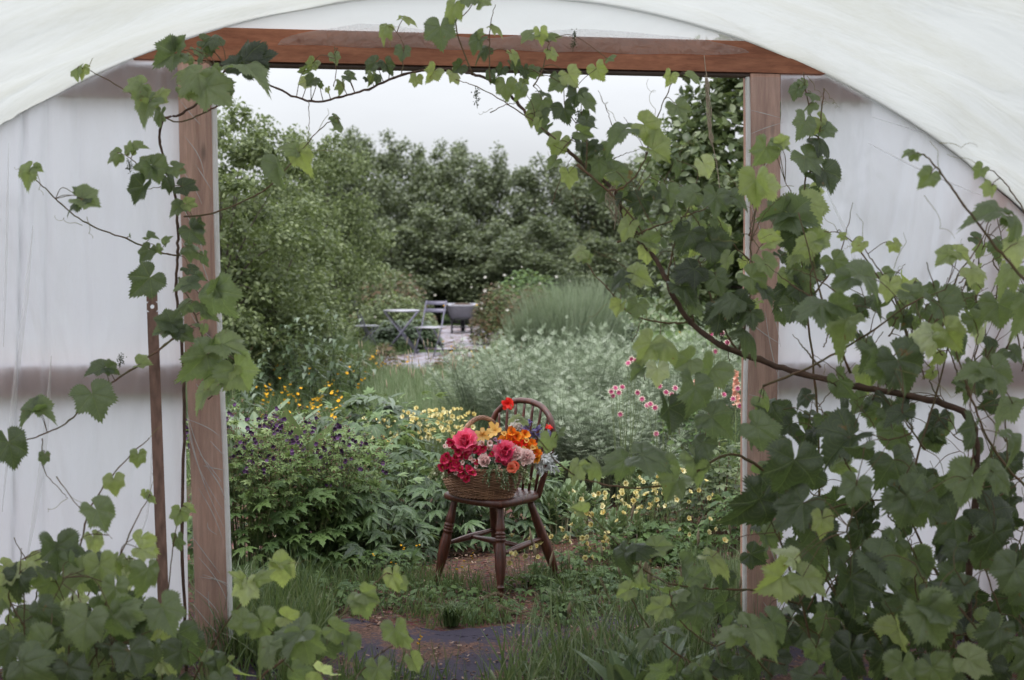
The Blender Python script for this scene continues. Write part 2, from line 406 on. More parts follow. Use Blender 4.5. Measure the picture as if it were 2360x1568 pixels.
CHIP = [(.20, .10, .07), (.33, .20, .15), (.10, .05, .04), (.42, .30, .24)]
def chipmat():
    m, t, o = newmat('bark chips'); at = N(t, 'ShaderNodeAttribute', _attribute_name='rnd')
    c = ramp(t, at.outputs['Fac'], [(i/3, q) for i, q in enumerate([(.05, .028, .02), (.12, .065, .048), (.19, .11, .08), (.36, .26, .20)])])
    b = N(t, 'ShaderNodeBsdfPrincipled', Roughness=.9); t.links.new(c, b.inputs['Base Color']); t.links.new(b.outputs[0], o.inputs['Surface']); return m
CHIPM = chipmat()
mb = MB(); chip = box((0, 0, 0), (1, .45, .16), bev=.05)
k = 15000; pos = np.stack([rng.uniform(-2.0, 2.4, k), rng.uniform(5.35, 10.0, k), rng.uniform(.002, .02, k)], 1)
keep = np.array([mnoise.noise(Vector((p[0]*1.6, p[1]*1.6, 9)))+.25 > (.10 if p[1] < 6.55 else -.5)*1 for p in pos]); pos = pos[keep]; k = len(pos)
D = np.stack([rng.normal(size=k), rng.normal(size=k), rng.normal(size=k)*.25], 1); Nn = np.stack([rng.normal(size=k)*.3, rng.normal(size=k)*.3, np.ones(k)], 1)
mb.scatter(chip, pos, frames(D, Nn), rng.uniform(.006, .022, k)); tag(mb.build('bark_mulch', CHIPM, smooth=False), 'loose brown bark chips spread on the soil round the chair', 'mulch', kind='stuff')

# ------------------------------------------------------------ polytunnel
def woodmat(name, light, dark, ax='Z', knots=True, scale=1.0):
    m, t, o = newmat(name); tco = t.nodes.new('ShaderNodeTexCoord'); mp_ = t.nodes.new('ShaderNodeMapping')
    s = {'Z': (9, 9, .7), 'X': (.7, 9, 9)}[ax]; mp_.inputs['Scale'].default_value = tuple(q*scale for q in s)
    t.links.new(tco.outputs['Object'], mp_.inputs[0])
    n1 = N(t, 'ShaderNodeTexNoise', Scale=3.0, Detail=7.0, Roughness=.65, Distortion=.5); t.links.new(mp_.outputs[0], n1.inputs['Vector'])
    n2 = N(t, 'ShaderNodeTexNoise', Scale=14.0, Detail=5.0, Roughness=.7); t.links.new(mp_.outputs[0], n2.inputs['Vector'])
    c = ramp(t, n1.outputs['Fac'], [(.28, dark), (.5, tuple((a+b)/2 for a, b in zip(light, dark))), (.72, light)])
    c = mixc(t, .45, c, ramp(t, n2.outputs['Fac'], [(.3, (.5, .45, .45)), (.7, (1.15, 1.1, 1.1))]), 'MULTIPLY')
    if knots:
        v = N(t, 'ShaderNodeTexVoronoi', Scale=3.4); mp2 = t.nodes.new('ShaderNodeMapping'); mp2.inputs['Scale'].default_value = {'Z': (3.2, .3, 1), 'X': (1, .3, 3.2)}[ax]
        t.links.new(tco.outputs['Object'], mp2.inputs[0]); t.links.new(mp2.outputs[0], v.inputs['Vector'])
        k = ramp(t, v.outputs['Distance'], [(.06, (1, 1, 1)), (.17, (0, 0, 0))]); c = mixc(t, math_(t, 'MULTIPLY', k, .8), c, tuple(q*.22 for q in dark))
    n3 = N(t, 'ShaderNodeTexNoise', Scale=1.6, Detail=3.0); t.links.new(tco.outputs['Object'], n3.inputs['Vector'])
    c = mixc(t, .5, c, ramp(t, n3.outputs['Fac'], [(.35, (.62, .6, .6)), (.65, (1.1, 1.05, 1.0))]), 'MULTIPLY')
    b = N(t, 'ShaderNodeBsdfPrincipled', Roughness=.7); b.inputs['Specular IOR Level'].default_value = .3
    t.links.new(c, b.inputs['Base Color']); bp = N(t, 'ShaderNodeBump', Strength=.3, Distance=.004); t.links.new(n2.outputs['Fac'], bp.inputs['Height']); t.links.new(bp.outputs[0], b.inputs['Normal'])
    t.links.new(b.outputs[0], o.inputs['Surface']); return m
WPOST = woodmat('weathered pine post', (.78, .50, .40), (.36, .19, .145)); WLINT = woodmat('red pine board', (.50, .22, .13), (.26, .10, .06), 'X')
WRAIL = woodmat('pine rail', (.55, .26, .18), (.34, .16, .11), 'X')
def filmmat(name, tr, transp, stain=0., diff=.35, streak=(1.5, 1.5, .35), wr=.35, tint=(.90, .915, .93), useuv=False):
    m, t, o = newmat(name); tco = t.nodes.new('ShaderNodeTexCoord'); mp_ = t.nodes.new('ShaderNodeMapping'); mp_.inputs['Scale'].default_value = streak
    t.links.new(tco.outputs['UV' if useuv else 'Object'], mp_.inputs[0])
    n1 = N(t, 'ShaderNodeTexNoise', Scale=2.2, Detail=3.0, Roughness=.5, Distortion=.8); t.links.new(mp_.outputs[0], n1.inputs['Vector'])
    n2 = N(t, 'ShaderNodeTexNoise', Scale=30.0, Detail=6.0, Roughness=.75); t.links.new(mp_.outputs[0], n2.inputs['Vector'])
    ws = N(t, 'ShaderNodeTexNoise', Scale=420.0, Detail=2.0); t.links.new(tco.outputs['Object'], ws.inputs['Vector'])
    col = mixc(t, math_(t, 'MULTIPLY', ramp(t, math_(t, 'ADD', math_(t, 'MULTIPLY', n1.outputs['Fac'], .6), math_(t, 'MULTIPLY', n2.outputs['Fac'], .4)), [(.44, (0, 0, 0)), (.66, (1, 1, 1))]), stain), tint, (tint[0]*.72, tint[1]*.68, tint[2]*.52))
    spk = ramp(t, ws.outputs['Fac'], [(.22, (.72, .7, .68)), (.30, (1, 1, 1))]); col = mixc(t, 1.0, col, spk, 'MULTIPLY')
    bp = N(t, 'ShaderNodeBump', Strength=wr, Distance=.05); t.links.new(n1.outputs['Fac'], bp.inputs['Height'])
    bp2 = N(t, 'ShaderNodeBump', Strength=wr*.5, Distance=.004); t.links.new(n2.outputs['Fac'], bp2.inputs['Height']); t.links.new(bp.outputs[0], bp2.inputs['Normal'])
    tl = t.nodes.new('ShaderNodeBsdfTranslucent'); t.links.new(col, tl.inputs['Color']); t.links.new(bp2.outputs[0], tl.inputs['Normal'])
    pb = N(t, 'ShaderNodeBsdfPrincipled', Roughness=.28); pb.inputs['Specular IOR Level'].default_value = .5; t.links.new(col, pb.inputs['Base Color']); t.links.new(bp2.outputs[0], pb.inputs['Normal'])
    m1 = N(t, 'ShaderNodeMixShader', Fac=diff); t.links.new(tl.outputs[0], m1.inputs[1]); t.links.new(pb.outputs[0], m1.inputs[2])
    tp = N(t, 'ShaderNodeBsdfTransparent'); tp.inputs['Color'].default_value = (.97, .97, .98, 1)
    m2 = N(t, 'ShaderNodeMixShader', Fac=transp); t.links.new(m1.outputs[0], m2.inputs[1]); t.links.new(tp.outputs[0], m2.inputs[2])
    t.links.new(m2.outputs[0], o.inputs['Surface']); return m
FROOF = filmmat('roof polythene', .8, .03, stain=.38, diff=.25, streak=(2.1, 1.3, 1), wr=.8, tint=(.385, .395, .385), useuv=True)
FWALL = filmmat('end wall polythene', .8, .06, stain=.10, diff=.32, streak=(1.6, 1.6, .35), wr=1.0, tint=(.80, .812, .875))
FTOP = filmmat('top polythene', .9, .30, stain=.1, diff=.15, streak=(1, 1, 1.4), wr=.4, tint=(.80, .82, .81))
FWRAP = filmmat('clear polythene wrap', .9, .80, stain=0., diff=.5, streak=(3, 3, 1.0), wr=.9)

tun = thing('polytunnel', 'white polythene tunnel with a timber framed open end that looks onto the garden', 'polytunnel', W(1.167, 0))
def wbox(a0, a1, o0, o1, z0, z1, bev=.004, jag=0):
    return xf(box(((a0+a1)/2, (o0+o1)/2, (z0+z1)/2), (a1-a0, o1-o0, z1-z0), bev=bev), RW, 1, (A0[0], A0[1], 0))
def board(a0, a1, o0, o1, z0, z1):     # board whose ends are cut to the arch
    def lim(z): h = math.sqrt(ARC_R**2-(z-ARC_Z)**2)-.012; return ARC_C-h, ARC_C+h
    l0, l1 = lim(z0), lim(z1); v = []
    for z, l in ((z0, l0), (z1, l1)):
        for a in (max(a0, l[0]), min(a1, l[1])):
            for o in (o0, o1): v.append(W(a, z, o))
    return T(v, [(0, 2, 3, 1), (4, 5, 7, 6), (0, 4, 6, 2), (1, 3, 7, 5), (0, 1, 5, 4), (2, 6, 7, 3)])
def part(name, ts, mat, par=tun, smooth=False, sharp=None):
    m = MB(); [m.add(x) for x in ts]; return m.build(name, mat, par, smooth=smooth, sharp=sharp)
def leanpost(a, w_, lean):      # a post with a few slices, so the grain face can warp slightly
    v = []; n_ = 14
    for i in range(n_+1):
        z = 2.404*i/n_; s = lean*(z/2.4-.5); wv = .004*math.sin(z*3.1+a)
        for (x, y) in ((-w_/2, 0), (w_/2, 0), (w_/2, .095), (-w_/2, .095)): v.append(W(a+x+s+wv, z, y))
    f = [(i*4+j, i*4+(j+1) % 4, (i+1)*4+(j+1) % 4, (i+1)*4+j) for i in range(n_) for j in range(4)]+[(3, 2, 1, 0), tuple(n_*4+j for j in range(4))]
    return T(v, f)
part('post', [leanpost(-.008, .126, -.045)], WPOST); part('post', [leanpost(2.332, .130, -.01)], WPOST)
part('lintel', [board(-.62, 2.95, -.004, .045, 2.408, 2.470)], WLINT)
part('lintel', [board(-.55, 2.95, .012, .060, 2.472, 2.540)], WLINT)
part('lintel_packer', [wbox(-.05, 2.33, .010, .075, 2.392, 2.405)], plain('dark batten', (.12, .09, .08), .9))  # thin dark strip under the lintel
part('rail', [board(-2.9, -.082, .050, .095, 1.088, 1.212)], WRAIL); part('rail', [board(2.41, 4.6, .050, .095, 1.062, 1.185)], WRAIL)
part('rail', [board(-1.3, -.082, .050, .095, 2.262, 2.395)], WRAIL); part('rail', [board(2.41, 3.4, .050, .095, 2.30, 2.40)], WRAIL)
part('wall_post', [wbox(3.37, 3.49, .100, .20, 0, 2.03)], WRAIL); part('wall_post', [wbox(-1.6, -1.49, .100, .20, 0, 1.72)], WRAIL)

def wallsheet(a0, a1, z0f, z1f, off, na, nz, cre=(), amp=.010, seed=0):
    v = []; 
    for i in range(na+1):
        a = a0+(a1-a0)*i/na; z0, z1 = z0f(a), z1f(a)
        for j in range(nz+1):
            z = z0+(z1-z0)*j/nz; q = amp*mnoise.noise(Vector((a*1.6+seed, z*.7, seed)))
            for (ca, kk, h, wd) in cre:
                x = (a-(ca+kk*(z-1.2)))/wd; q -= h*math.exp(-x*x)
            v.append(W(a, z, off+q))
    f = [(i*(nz+1)+j, (i+1)*(nz+1)+j, (i+1)*(nz+1)+j+1, i*(nz+1)+j+1) for i in range(na) for j in range(nz)]
    return T(v, f)
zero = lambda a: 0.0
cl = [(-.72, .045, .020, .008), (-.62, .03, .012, .010), (-.44, -.04, .007, .012), (-.25, .08, .006, .012), (-.15, -.12, .008, .014), (-.56, .12, .006, .03), (-.78, -.06, .008, .02), (-.50, .02, .005, .02), (-.35, -.05, .004, .02), (-.86, .05, .010, .02), (-1.2, .06, .01, .02)]
part('end_film', [wallsheet(-2.9, -.080, zero, lambda a: arch(a)-.002, .036, 260, 40, cl)], FWALL, smooth=True)
cr2 = [(2.9, .55, .012, .02), (3.15, .45, .010, .02), (2.5, .15, .008, .012), (2.55, -.3, .010, .012), (2.62, -.45, .008, .016), (2.68, .1, .008, .02), (2.8, .2, .008, .014), (3.05, .1, .008, .02), (2.75, -.5, .006, .012), (2.9, -.6, .009, .02), (3.2, -.75, .012, .03), (3.0, -.9, .006, .03)]
part('end_film', [wallsheet(2.407, 4.6, zero, lambda a: arch(a)-.002, .036, 180, 40, cr2, .014, 4)], FWALL, smooth=True)
part('end_film', [wallsheet(-.62, 2.95, lambda a: min(2.542, arch(a)-.003), lambda a: arch(a)-.002, .036, 140, 10, (), .02, 9)], FTOP, smooth=True)
FOLD_LIGHT = filmmat('film fold with painted highlight', .9, .45, 0, .5, (2, 2, 1), .4, (.98, .98, .99))  # bright ribbons stand in for highlight streaks along the film creases
def fold(lst, wd):
    q = [plane_hit(u, v, .022) for u, v in lst]; q = spline(q, 8); ww = np.interp(np.linspace(0, 1, len(q)), [0, .3, .7, 1], [.15, 1, 1, .2])*wd; sd_ = np.array([DD[0], DD[1], 0])
    V = np.stack([q-sd_*ww[:, None], q-np.array([NN[0], NN[1], 0])*.006, q+sd_*ww[:, None]], 1).reshape(-1, 3); k_ = len(q)
    part('film_fold_highlight', [T(V, [(3*i+j, 3*i+j+1, 3*i+j+4, 3*i+j+3) for i in range(k_-1) for j in (0, 1)])], FOLD_LIGHT, smooth=True)
fold([(76, 520), (58, 700), (34, 900), (5, 1180)], .010); fold([(118, 820), (105, 1000), (84, 1160), (60, 1300)], .011); fold([(20, 330), (14, 600), (8, 800)], .006)
fold([(352, 1000), (340, 1180), (300, 1290)], .005); fold([(2010, 270), (2200, 330), (2340, 400)], .014); fold([(2000, 330), (2140, 400), (2260, 450)], .012); fold([(1905, 440), (1960, 560), (1970, 640)], .010)
# loose film folded over the front of the upper board
v = []; na = 150
for i in range(na+1):
    a = .30+1.95*i/na; hi = 2.553+.020*math.sin(a*4.3)+.012*math.sin(a*9+1); lo = 2.474+.03*max(0, math.sin(a*2.3+2))**3+.003*math.sin(a*17)
    hi = lo+(hi-lo)*(min(1, i/na*6, (1-i/na)*4)**.5*.96+.04)
    for j in range(7):
        z = lo+(hi-lo)*j/6; v.append(W(a, z, -.006+.006*mnoise.noise(Vector((a*9, z*24, 2)))-.004*math.sin(j)))
part('film_flap', [T(v, [(i*7+j, (i+1)*7+j, (i+1)*7+j+1, i*7+j+1) for i in range(na) for j in range(6)])], filmmat('loose polythene', .9, .70, 0, .45, (7, 7, 7), 1.6), smooth=True)
def wrap(a, w_, lean, z0, z1, seed, skew):
    v = []; nz_, nw = 150, 16
    for j in range(nz_+1):
        z = z0+(z1-z0)*j/nz_; s = lean*(z/2.4-.5)+.004*math.sin(z*3.1+a)
        for i in range(nw+1):
            k = i/nw; x = (k-.5)*(w_+.014); off = -.006
            cz = z*5+skew*k*2.2
            rid = max(0, math.sin(cz*2.3+seed+2*math.sin(cz*.7)))**14*.010*(.4+.6*math.sin(z*1.3+seed)**2)
            off -= rid+.0015*mnoise.noise(Vector((x*40, z*9, seed)))
            if k in (0, 1): off = .055
            v.append(W(a+x+s, z, off))
    f = [(j*(nw+1)+i, j*(nw+1)+i+1, (j+1)*(nw+1)+i+1, (j+1)*(nw+1)+i) for j in range(nz_) for i in range(nw)]
    return T(v, f)
part('film_wrap', [wrap(-.008, .126, -.045, .02, 2.39, 0, -1)], FWRAP, smooth=True)
part('film_wrap', [wrap(2.332, .130, -.01, .02, 2.39, 4, 1.2)], FWRAP, smooth=True)
# tight diagonal creases where the film is pulled round the posts
CREASE = filmmat('stretched film crease', .9, .55, 0, .6, (4, 4, 4), .5)
def creases(ac, lean, lst):
    L = []
    for (x0, z0, x1, z1, bow) in lst:
        q = []
        for t_ in np.linspace(0, 1, 12):
            z = z0+(z1-z0)*t_; x = x0+(x1-x0)*t_+bow*math.sin(PI*t_); s = lean*(z/2.4-.5)+.004*math.sin(z*3.1+ac); q.append(W(ac+x+s, z, -.010+.004*abs(math.cos(PI*t_))))
        L.append(tube(q, [.0006, .0016, .0020, .0014, .0006], 5))
    return L
lst = [(-.065, 1.02, .06, .70, -.02), (-.065, 1.00, .058, .62, -.03), (-.062, .98, .06, .55, -.02), (-.01, .80, .07, .78, 0), (0, .8, .07, .66, .01), (-.068, .52, .04, .36, 0), (-.03, .36, .07, .30, .02), (-.04, .35, .07, .31, .03), (.03, 1.2, .07, 1.15, 0), (0, 1.45, .07, 1.38, .01), (-.06, 1.7, -.01, 1.5, .01), (0, 2.0, .06, 1.9, 0), (-.07, .24, .02, .12, 0), (.02, .9, .07, .84, 0), (-.06, .3, .03, .2, .01)]
lst += [(rnd(-.07, 0), z, rnd(.02, .07), z-rnd(.03, .22), rnd(-.02, .02)) for z in np.arange(.15, 2.3, .14)]
[part('film_crease', [c_], CREASE, smooth=True) for c_ in creases(-.01, -.045, lst)]
lst = [(-.07, 2.25, .06, 2.22, 0), (-.07, 2.15, .07, 2.20, -.01), (-.07, 1.85, -.01, 1.70, 0), (-.06, 1.6, .07, 1.25, .02), (.0, 1.4, .07, 1.1, -.01)]+[(rnd(-.07, 0), z, rnd(.02, .07), z+rnd(-.15, .15), rnd(-.02, .02)) for z in np.arange(.15, 2.0, .3)]
[part('film_crease', [c_], CREASE, smooth=True) for c_ in creases(2.335, -.01, lst)]
# the white doubled edges of film beside the posts
part('film_edge', [xf(tube([W(.065-.045*(z/2.4-.5)+.004*math.sin(z*3.1), z, .012+.004*math.sin(z*9)) for z in np.linspace(.02, 2.39, 60)], .0125, 6))], filmmat('folded polythene edge', .9, .12, 0, .6, (2, 2, 3), .5), smooth=True)
part('film_edge', [xf(tube([W(2.259-.01*(z/2.4-.5)+.004*math.sin(z*3.1+2.3), z, .012+.004*math.sin(z*8)) for z in np.linspace(.02, 2.39, 60)], .011, 6))], filmmat('folded polythene edge two', .9, .12, 0, .6, (2, 2, 3), .5), smooth=True)
# roof film: from the end hoop back over the camera
v = []; na, nl = 150, 110; A_MAX = math.asin((ARC_C+3.1)/ARC_R) if (ARC_C+3.1) < ARC_R else 1.32
for i in range(na+1):
    th = -1.318+2.636*i/na
    for j in range(nl+1):
        l = -.06+9.06*(j/nl)**1.25
        sag = .035*math.sin(PI*min(1, (l % 1.8)/1.8))**2 if l > 0 else 0
        rad = ARC_R-sag+.030*mnoise.noise(Vector((th*7+l*1.6, l*1.5-th*2, 5)))*min(1, max(0, l)*2.5)+.010*mnoise.noise(Vector((th*26+l*5, l*2.2, 8)))*min(1, max(0, l)*4)
        # slack folds near the end hoop
        rad -= .03*math.exp(-((l-.25)/.2)**2)*max(0, math.sin(th*22+l*6))**6
        v.append(W(ARC_C+rad*math.sin(th), ARC_Z+rad*math.cos(th), -l))
part('roof_film', [T(v, [(i*(nl+1)+j, i*(nl+1)+j+1, (i+1)*(nl+1)+j+1, (i+1)*(nl+1)+j) for i in range(na) for j in range(nl)], [(-1.318+2.636*i/na, -.06+9.06*(j/nl)**1.25) for i in range(na+1) for j in range(nl+1)])], FROOF, smooth=True)
STEEL = plain('galvanised tube', (.16, .16, .17), .4, .8)
for k_, l in enumerate((0.02, -1.8, -3.6, -5.4, -7.2, -9.0)):
    R_ = lambda th: ARC_R+.034-.11*abs(th/1.3)**3 if k_ == 0 else ARC_R+.026
    part('hoop', [tube([W(ARC_C+R_(th)*math.sin(th), ARC_Z+R_(th)*math.cos(th), l) for th in np.linspace(-1.318, 1.318, 60)], .019, 8)], STEEL, smooth=True)

# old steel strip leaning against the end wall
RUST = plain('rusty strip', (.30, .18, .15), .75, .1, col2=(.15, .09, .075), scale=25, bump=.4, stretch=(2, 2, .6))
top = plane_hit(349, 657, -.10); bot = plane_hit(384, 1590, -.28)
mb = MB(); L = np.linalg.norm(top-bot); zax = nrm(top-bot); xax = nrm(np.array([DD[0], DD[1], 0])-zax*(DD[0]*zax[0]+DD[1]*zax[1])); yax = np.cross(zax, xax)
R_ = np.stack([xax, yax, zax], 1); hw, ht = .0205, .006
hz_, hr = L-.085, .0085
ring = [(hr*math.cos(a), hz_+hr*math.sin(a)) for a in np.linspace(0, 2*PI, 12, endpoint=False)]
sq = []
for a in np.linspace(0, 2*PI, 12, endpoint=False):
    c_, s_ = math.cos(a), math.sin(a); m_ = max(abs(c_), abs(s_)); sq.append((hw*c_/m_, hz_+hw*s_/m_))
v = []; f = []
for y in (-ht, ht):
    b_ = len(v); v += [(x, y, z) for x, z in ring]+[(x, y, z) for x, z in sq]+[(-hw, y, 0), (hw, y, 0), (-hw, y, hz_-hw), (hw, y, hz_-hw), (-hw, y, hz_+hw), (hw, y, hz_+hw), (hw*.55, y, L), (-hw*.55, y, L), (-hw, y, L-.008), (hw, y, L-.008)]
    for i in range(12): q = (b_+i, b_+12+i, b_+12+(i+1) % 12, b_+(i+1) % 12); f.append(q if y > 0 else q[::-1])
    for q in ((24, 25, 27, 26), (28, 29, 33, 30, 31, 32)):
        q = tuple(b_+i for i in q); f.append(q if y < 0 else q[::-1])
h_ = len(v)//2
for i in range(12): f.append((i, (i+1) % 12, h_+(i+1) % 12, h_+i))
for a_, c_ in ((24, 26), (26, 28), (28, 32), (32, 31), (31, 30), (30, 33), (33, 29), (29, 27), (27, 25), (25, 24)): f.append((a_, c_, h_+c_, h_+a_))
mb.add(xf(T(v, f), R_, 1, bot)); st = mb.build('metal_strip', RUST, None, bot, smooth=False)
tag(st, 'rusty brown flat strip with a round hole near its top leaning on the white film', 'strip')

# twine hanging from the lintel
TW = plain('jute twine', (.46, .38, .30), .9, scale=60)
p0 = plane_hit(1623, 128, -.02); mb = MB(); Yt = 5.98
mb.add(tube(spline([p0, P(1626, 160, Yt), P(1629, 178, Yt), P(1634, 240, Yt), P(1640, 320, Yt), P(1652, 380, Yt), P(1660, 450, Yt)]), .0018, 5))
for k_ in range(9):
    pts = [P(1627+rnd(-3, 3), 176+rnd(-4, 4), Yt)]+[P(1628+(v_-176)*.075+rnd(-6, 6), v_, Yt+rnd(-.006, .006)) for v_ in (200, 230, 260, 290, 315)]+[P(1641+rnd(-4, 4), rnd(325, 345), Yt)]
    mb.add(tube(spline(pts, 4), .0014, 4))
tag(mb.build('twine', TW, None, p0), 'pale twine knotted in a loose hank and hanging from the lintel', 'twine')
p1 = P(1420, 440, 5.3); mb = MB()
for k_ in range(10):
    pts = [P(1412+rnd(-8, 8), 432+rnd(-6, 6), 5.28), P(1402+rnd(-8, 14), 452+rnd(-8, 8), 5.26), P(1412+rnd(-10, 16), 478+rnd(-10, 14), 5.27), P(1420+rnd(-10, 20), 500+rnd(-12, 30), 5.28)]
    mb.add(tube(spline(pts, 5), .0015, 4))
tag(mb.build('twine', TW, None, p1), 'brown twine wound round the woody vine stem below the lintel', 'twine')
# ------------------------------------------------------------ leaf templates
def diamond(w_=.4): return T([(0, 0, 0), (w_/2, .45, .05), (0, 1, -.05), (-w_/2, .45, .05)], [(0, 1, 2, 3)])
OV = blade(3, 1, lambda t: .02+.30*math.sin(PI*min(1, t*.96+.02))**.8, .25, .25)          # broad little leaf
NARR = blade(3, 1, lambda t: .01+.13*math.sin(PI*min(1, t*.96+.02)), .3, .35)
def fan(parts): return join([xf(b, rotz(a), s) for b, a, s in parts])
def palmate(nl=5, spread=2.9, w_=.20, serr=.28, droop=.35, n=10, seed=0):
    L = []
    for i in range(nl):
        a = (i-(nl-1)/2)*spread/(nl-1); s = 1-.30*abs(i-(nl-1)/2)/((nl-1)/2)
        b = blade(n, 1, lambda t: .012+w_*(math.sin(PI*t**.85)**1.1), .25, droop*(.7+.6*((i*37+seed*11) % 7)/7), .0, serr, seed+i)
        L.append((b, a, s))
    return fan(L)
PALMS = [palmate(5, 2.7, .17, .30, .35, 12, 1), palmate(7, 3.9, .14, .30, .5, 12, 2), palmate(5, 2.5, .19, .30, .2, 12, 3)]
GER = [palmate(5, 3.7, .27, .45, .3, 8, 4), palmate(7, 4.6, .22, .45, .25, 8, 5)]
def pinnate(seed=0):
    r = random.Random(seed); L = [xf(diamond(.06), None, 1.0)]
    for t in (.12, .38, .62, .84):
        for s in (-1, 1):
            a = s*-(.62+r.uniform(-.12, .12)); ln = .62*(1-.5*t); L.append(xf(diamond(.10), rotz(a), ln, (0, t, -.03*t)))
            if t < .5: L.append(xf(diamond(.15), rotz(a*1.75), ln*.5, (math.sin(-a)*ln*.4, t+math.cos(a)*ln*.4, 0)))
    return join(L)
def pinnate_old(seed=0):
    r = random.Random(seed); L = [xf(diamond(.10), None, 1.0)]
    for t in (.25, .42, .58, .74, .88):
        for s in (-1, 1):
            L.append(xf(diamond(.16), rotz(s*-(.75+r.uniform(-.1, .1))), .55*(1-.45*t)+.05, (0, t, -.03*t)))
            if t < .8: L.append(xf(diamond(.2), rotz(s*-(1.25)), .22, (s*.17*(1-.4*t), t+.15, 0)))
    return join(L)
ART = pinnate(1)
def petalflower(n_, w_, cup=.35, tilt=.35, ln=1.0, rows=1, dr=-.2):
    L = []
    for k in range(rows):
        for i in range(n_):
            b = blade(4, 1, lambda t: .05+w_*math.sin(PI*min(1, t*.80+.12))**.7, .1, dr, cup=cup)
            L.append(xf(xf(b, rotx(tilt+k*.45), ln*(1-.2*k)), rotz(2*PI*(i+.5*k)/n_)))
    return join(L)
F5 = petalflower(5, .40, .5, .45)        # buttercup / geum
F6 = petalflower(6, .22, .3, .25)
FDBL = petalflower(6, .34, .5, .5, 1, 3)

# ------------------------------------------------------------ leaf materials
M_HEDGE = leafmat('hedge leaves', [(.038, .050, .028), (.084, .104, .056), (.14, .168, .09), (.23, .26, .155)], .25, rough=.42, spec=.5, vein=None)
M_BIRCH = leafmat('birch leaves', [(.05, .070, .028), (.095, .125, .048), (.15, .185, .075), (.23, .27, .13)], .35, rough=.45, vein=None)
M_OAK = leafmat('broad tree leaves', [(.035, .055, .022), (.07, .10, .038), (.13, .165, .075), (.25, .29, .17)], .3, rough=.4, vein=None)
M_PALM = leafmat('palmate leaves', [(.035, .065, .028), (.055, .10, .038), (.085, .15, .055)], .25, rough=.38, spec=.5)
M_PALMT = leafmat('fresh palmate leaves', [(.09, .15, .05), (.14, .22, .08), (.20, .28, .12)], .35, rough=.45, spec=.4)
M_GER = leafmat('geranium leaves', [(.04, .085, .025), (.075, .14, .035), (.12, .20, .05)], .3, rough=.5)
M_GERT = leafmat('geranium bracts', [(.12, .20, .05), (.18, .26, .08), (.26, .34, .13)], .35, rough=.55, vein=None)
M_ART = leafmat('silver wormwood leaves', [(.10, .135, .075), (.20, .25, .155), (.32, .37, .26), (.46, .50, .40)], .2, (.3, .38, .22), rough=.6, vein=None)
M_GRASS = leafmat('grass blades', [(.035, .065, .022), (.06, .11, .035), (.10, .16, .055), (.20, .22, .11)], .3, rough=.45, vein=None)
M_MEAD = leafmat('meadow grass', [(.07, .11, .05), (.13, .19, .09), (.20, .27, .14), (.32, .33, .22)], .3, rough=.5, vein=None)
M_PALEG = leafmat('pale tall grass', [(.13, .17, .11), (.20, .25, .17), (.28, .32, .23)], .3, rough=.6, vein=None)
M_LAWN = leafmat('lawn grass', [(.11, .18, .05), (.16, .25, .08), (.22, .31, .12)], .3, rough=.6, vein=None)
M_DOCK = leafmat('dock leaves', [(.06, .10, .045), (.10, .16, .07), (.16, .22, .13)], .25, rough=.35, spec=.6)
M_DARK = leafmat('dark garden leaves', [(.025, .045, .02), (.045, .075, .03), (.08, .12, .06), (.16, .20, .14)], .25, rough=.4, spec=.5, vein=None)
M_RED = leafmat('bronze rose leaves', [(.09, .035, .022), (.12, .07, .03), (.08, .09, .035), (.13, .16, .07)], .25, rough=.5, vein=None)
M_SED = leafmat('pale fleshy leaves', [(.12, .18, .09), (.18, .25, .13), (.24, .32, .17)], .25, rough=.5, spec=.4, vein=None)
M_STEM = plain('green stems', (.13, .17, .06), .6, scale=20)
M_STEMD = plain('dark green stems', (.06, .085, .035), .6, scale=20)
M_BROWN = plain('brown stems', (.16, .09, .06), .7, scale=20)
M_BARK = plain('grey bark', (.10, .08, .065), .9, scale=14, bump=.5, col2=(.05, .04, .032))
def petmat(name, cols, trans=.3, rough=.55):
    return leafmat(name, cols, trans, cols[-1], rough, .3, vein=None, sat=1)
M_YEL = petmat('buttercup petals', [(.75, .38, .015), (.85, .52, .03)])
M_PRIM = petmat('primrose petals', [(.62, .50, .17), (.75, .66, .30), (.80, .74, .45)])
M_CENT = plain('yellow stamens', (.55, .33, .04), .8, scale=200)
M_PURP = petmat('dark purple petals', [(.035, .014, .045), (.075, .03, .10), (.16, .08, .20)], .15)
M_PINK = petmat('pink columbine petals', [(.35, .03, .12), (.55, .12, .26), (.75, .5, .52)], .25)
M_CREAM = petmat('cream petal tips', [(.7, .62, .48), (.8, .75, .62)], .25)
M_PEACH = petmat('peach petals', [(.78, .38, .28), (.84, .56, .44)], .3)
M_WHITE = petmat('white petals', [(.70, .66, .60), (.82, .80, .76)], .3)
M_SEED = plain('dry seed heads', (.36, .29, .20), .9, scale=80)

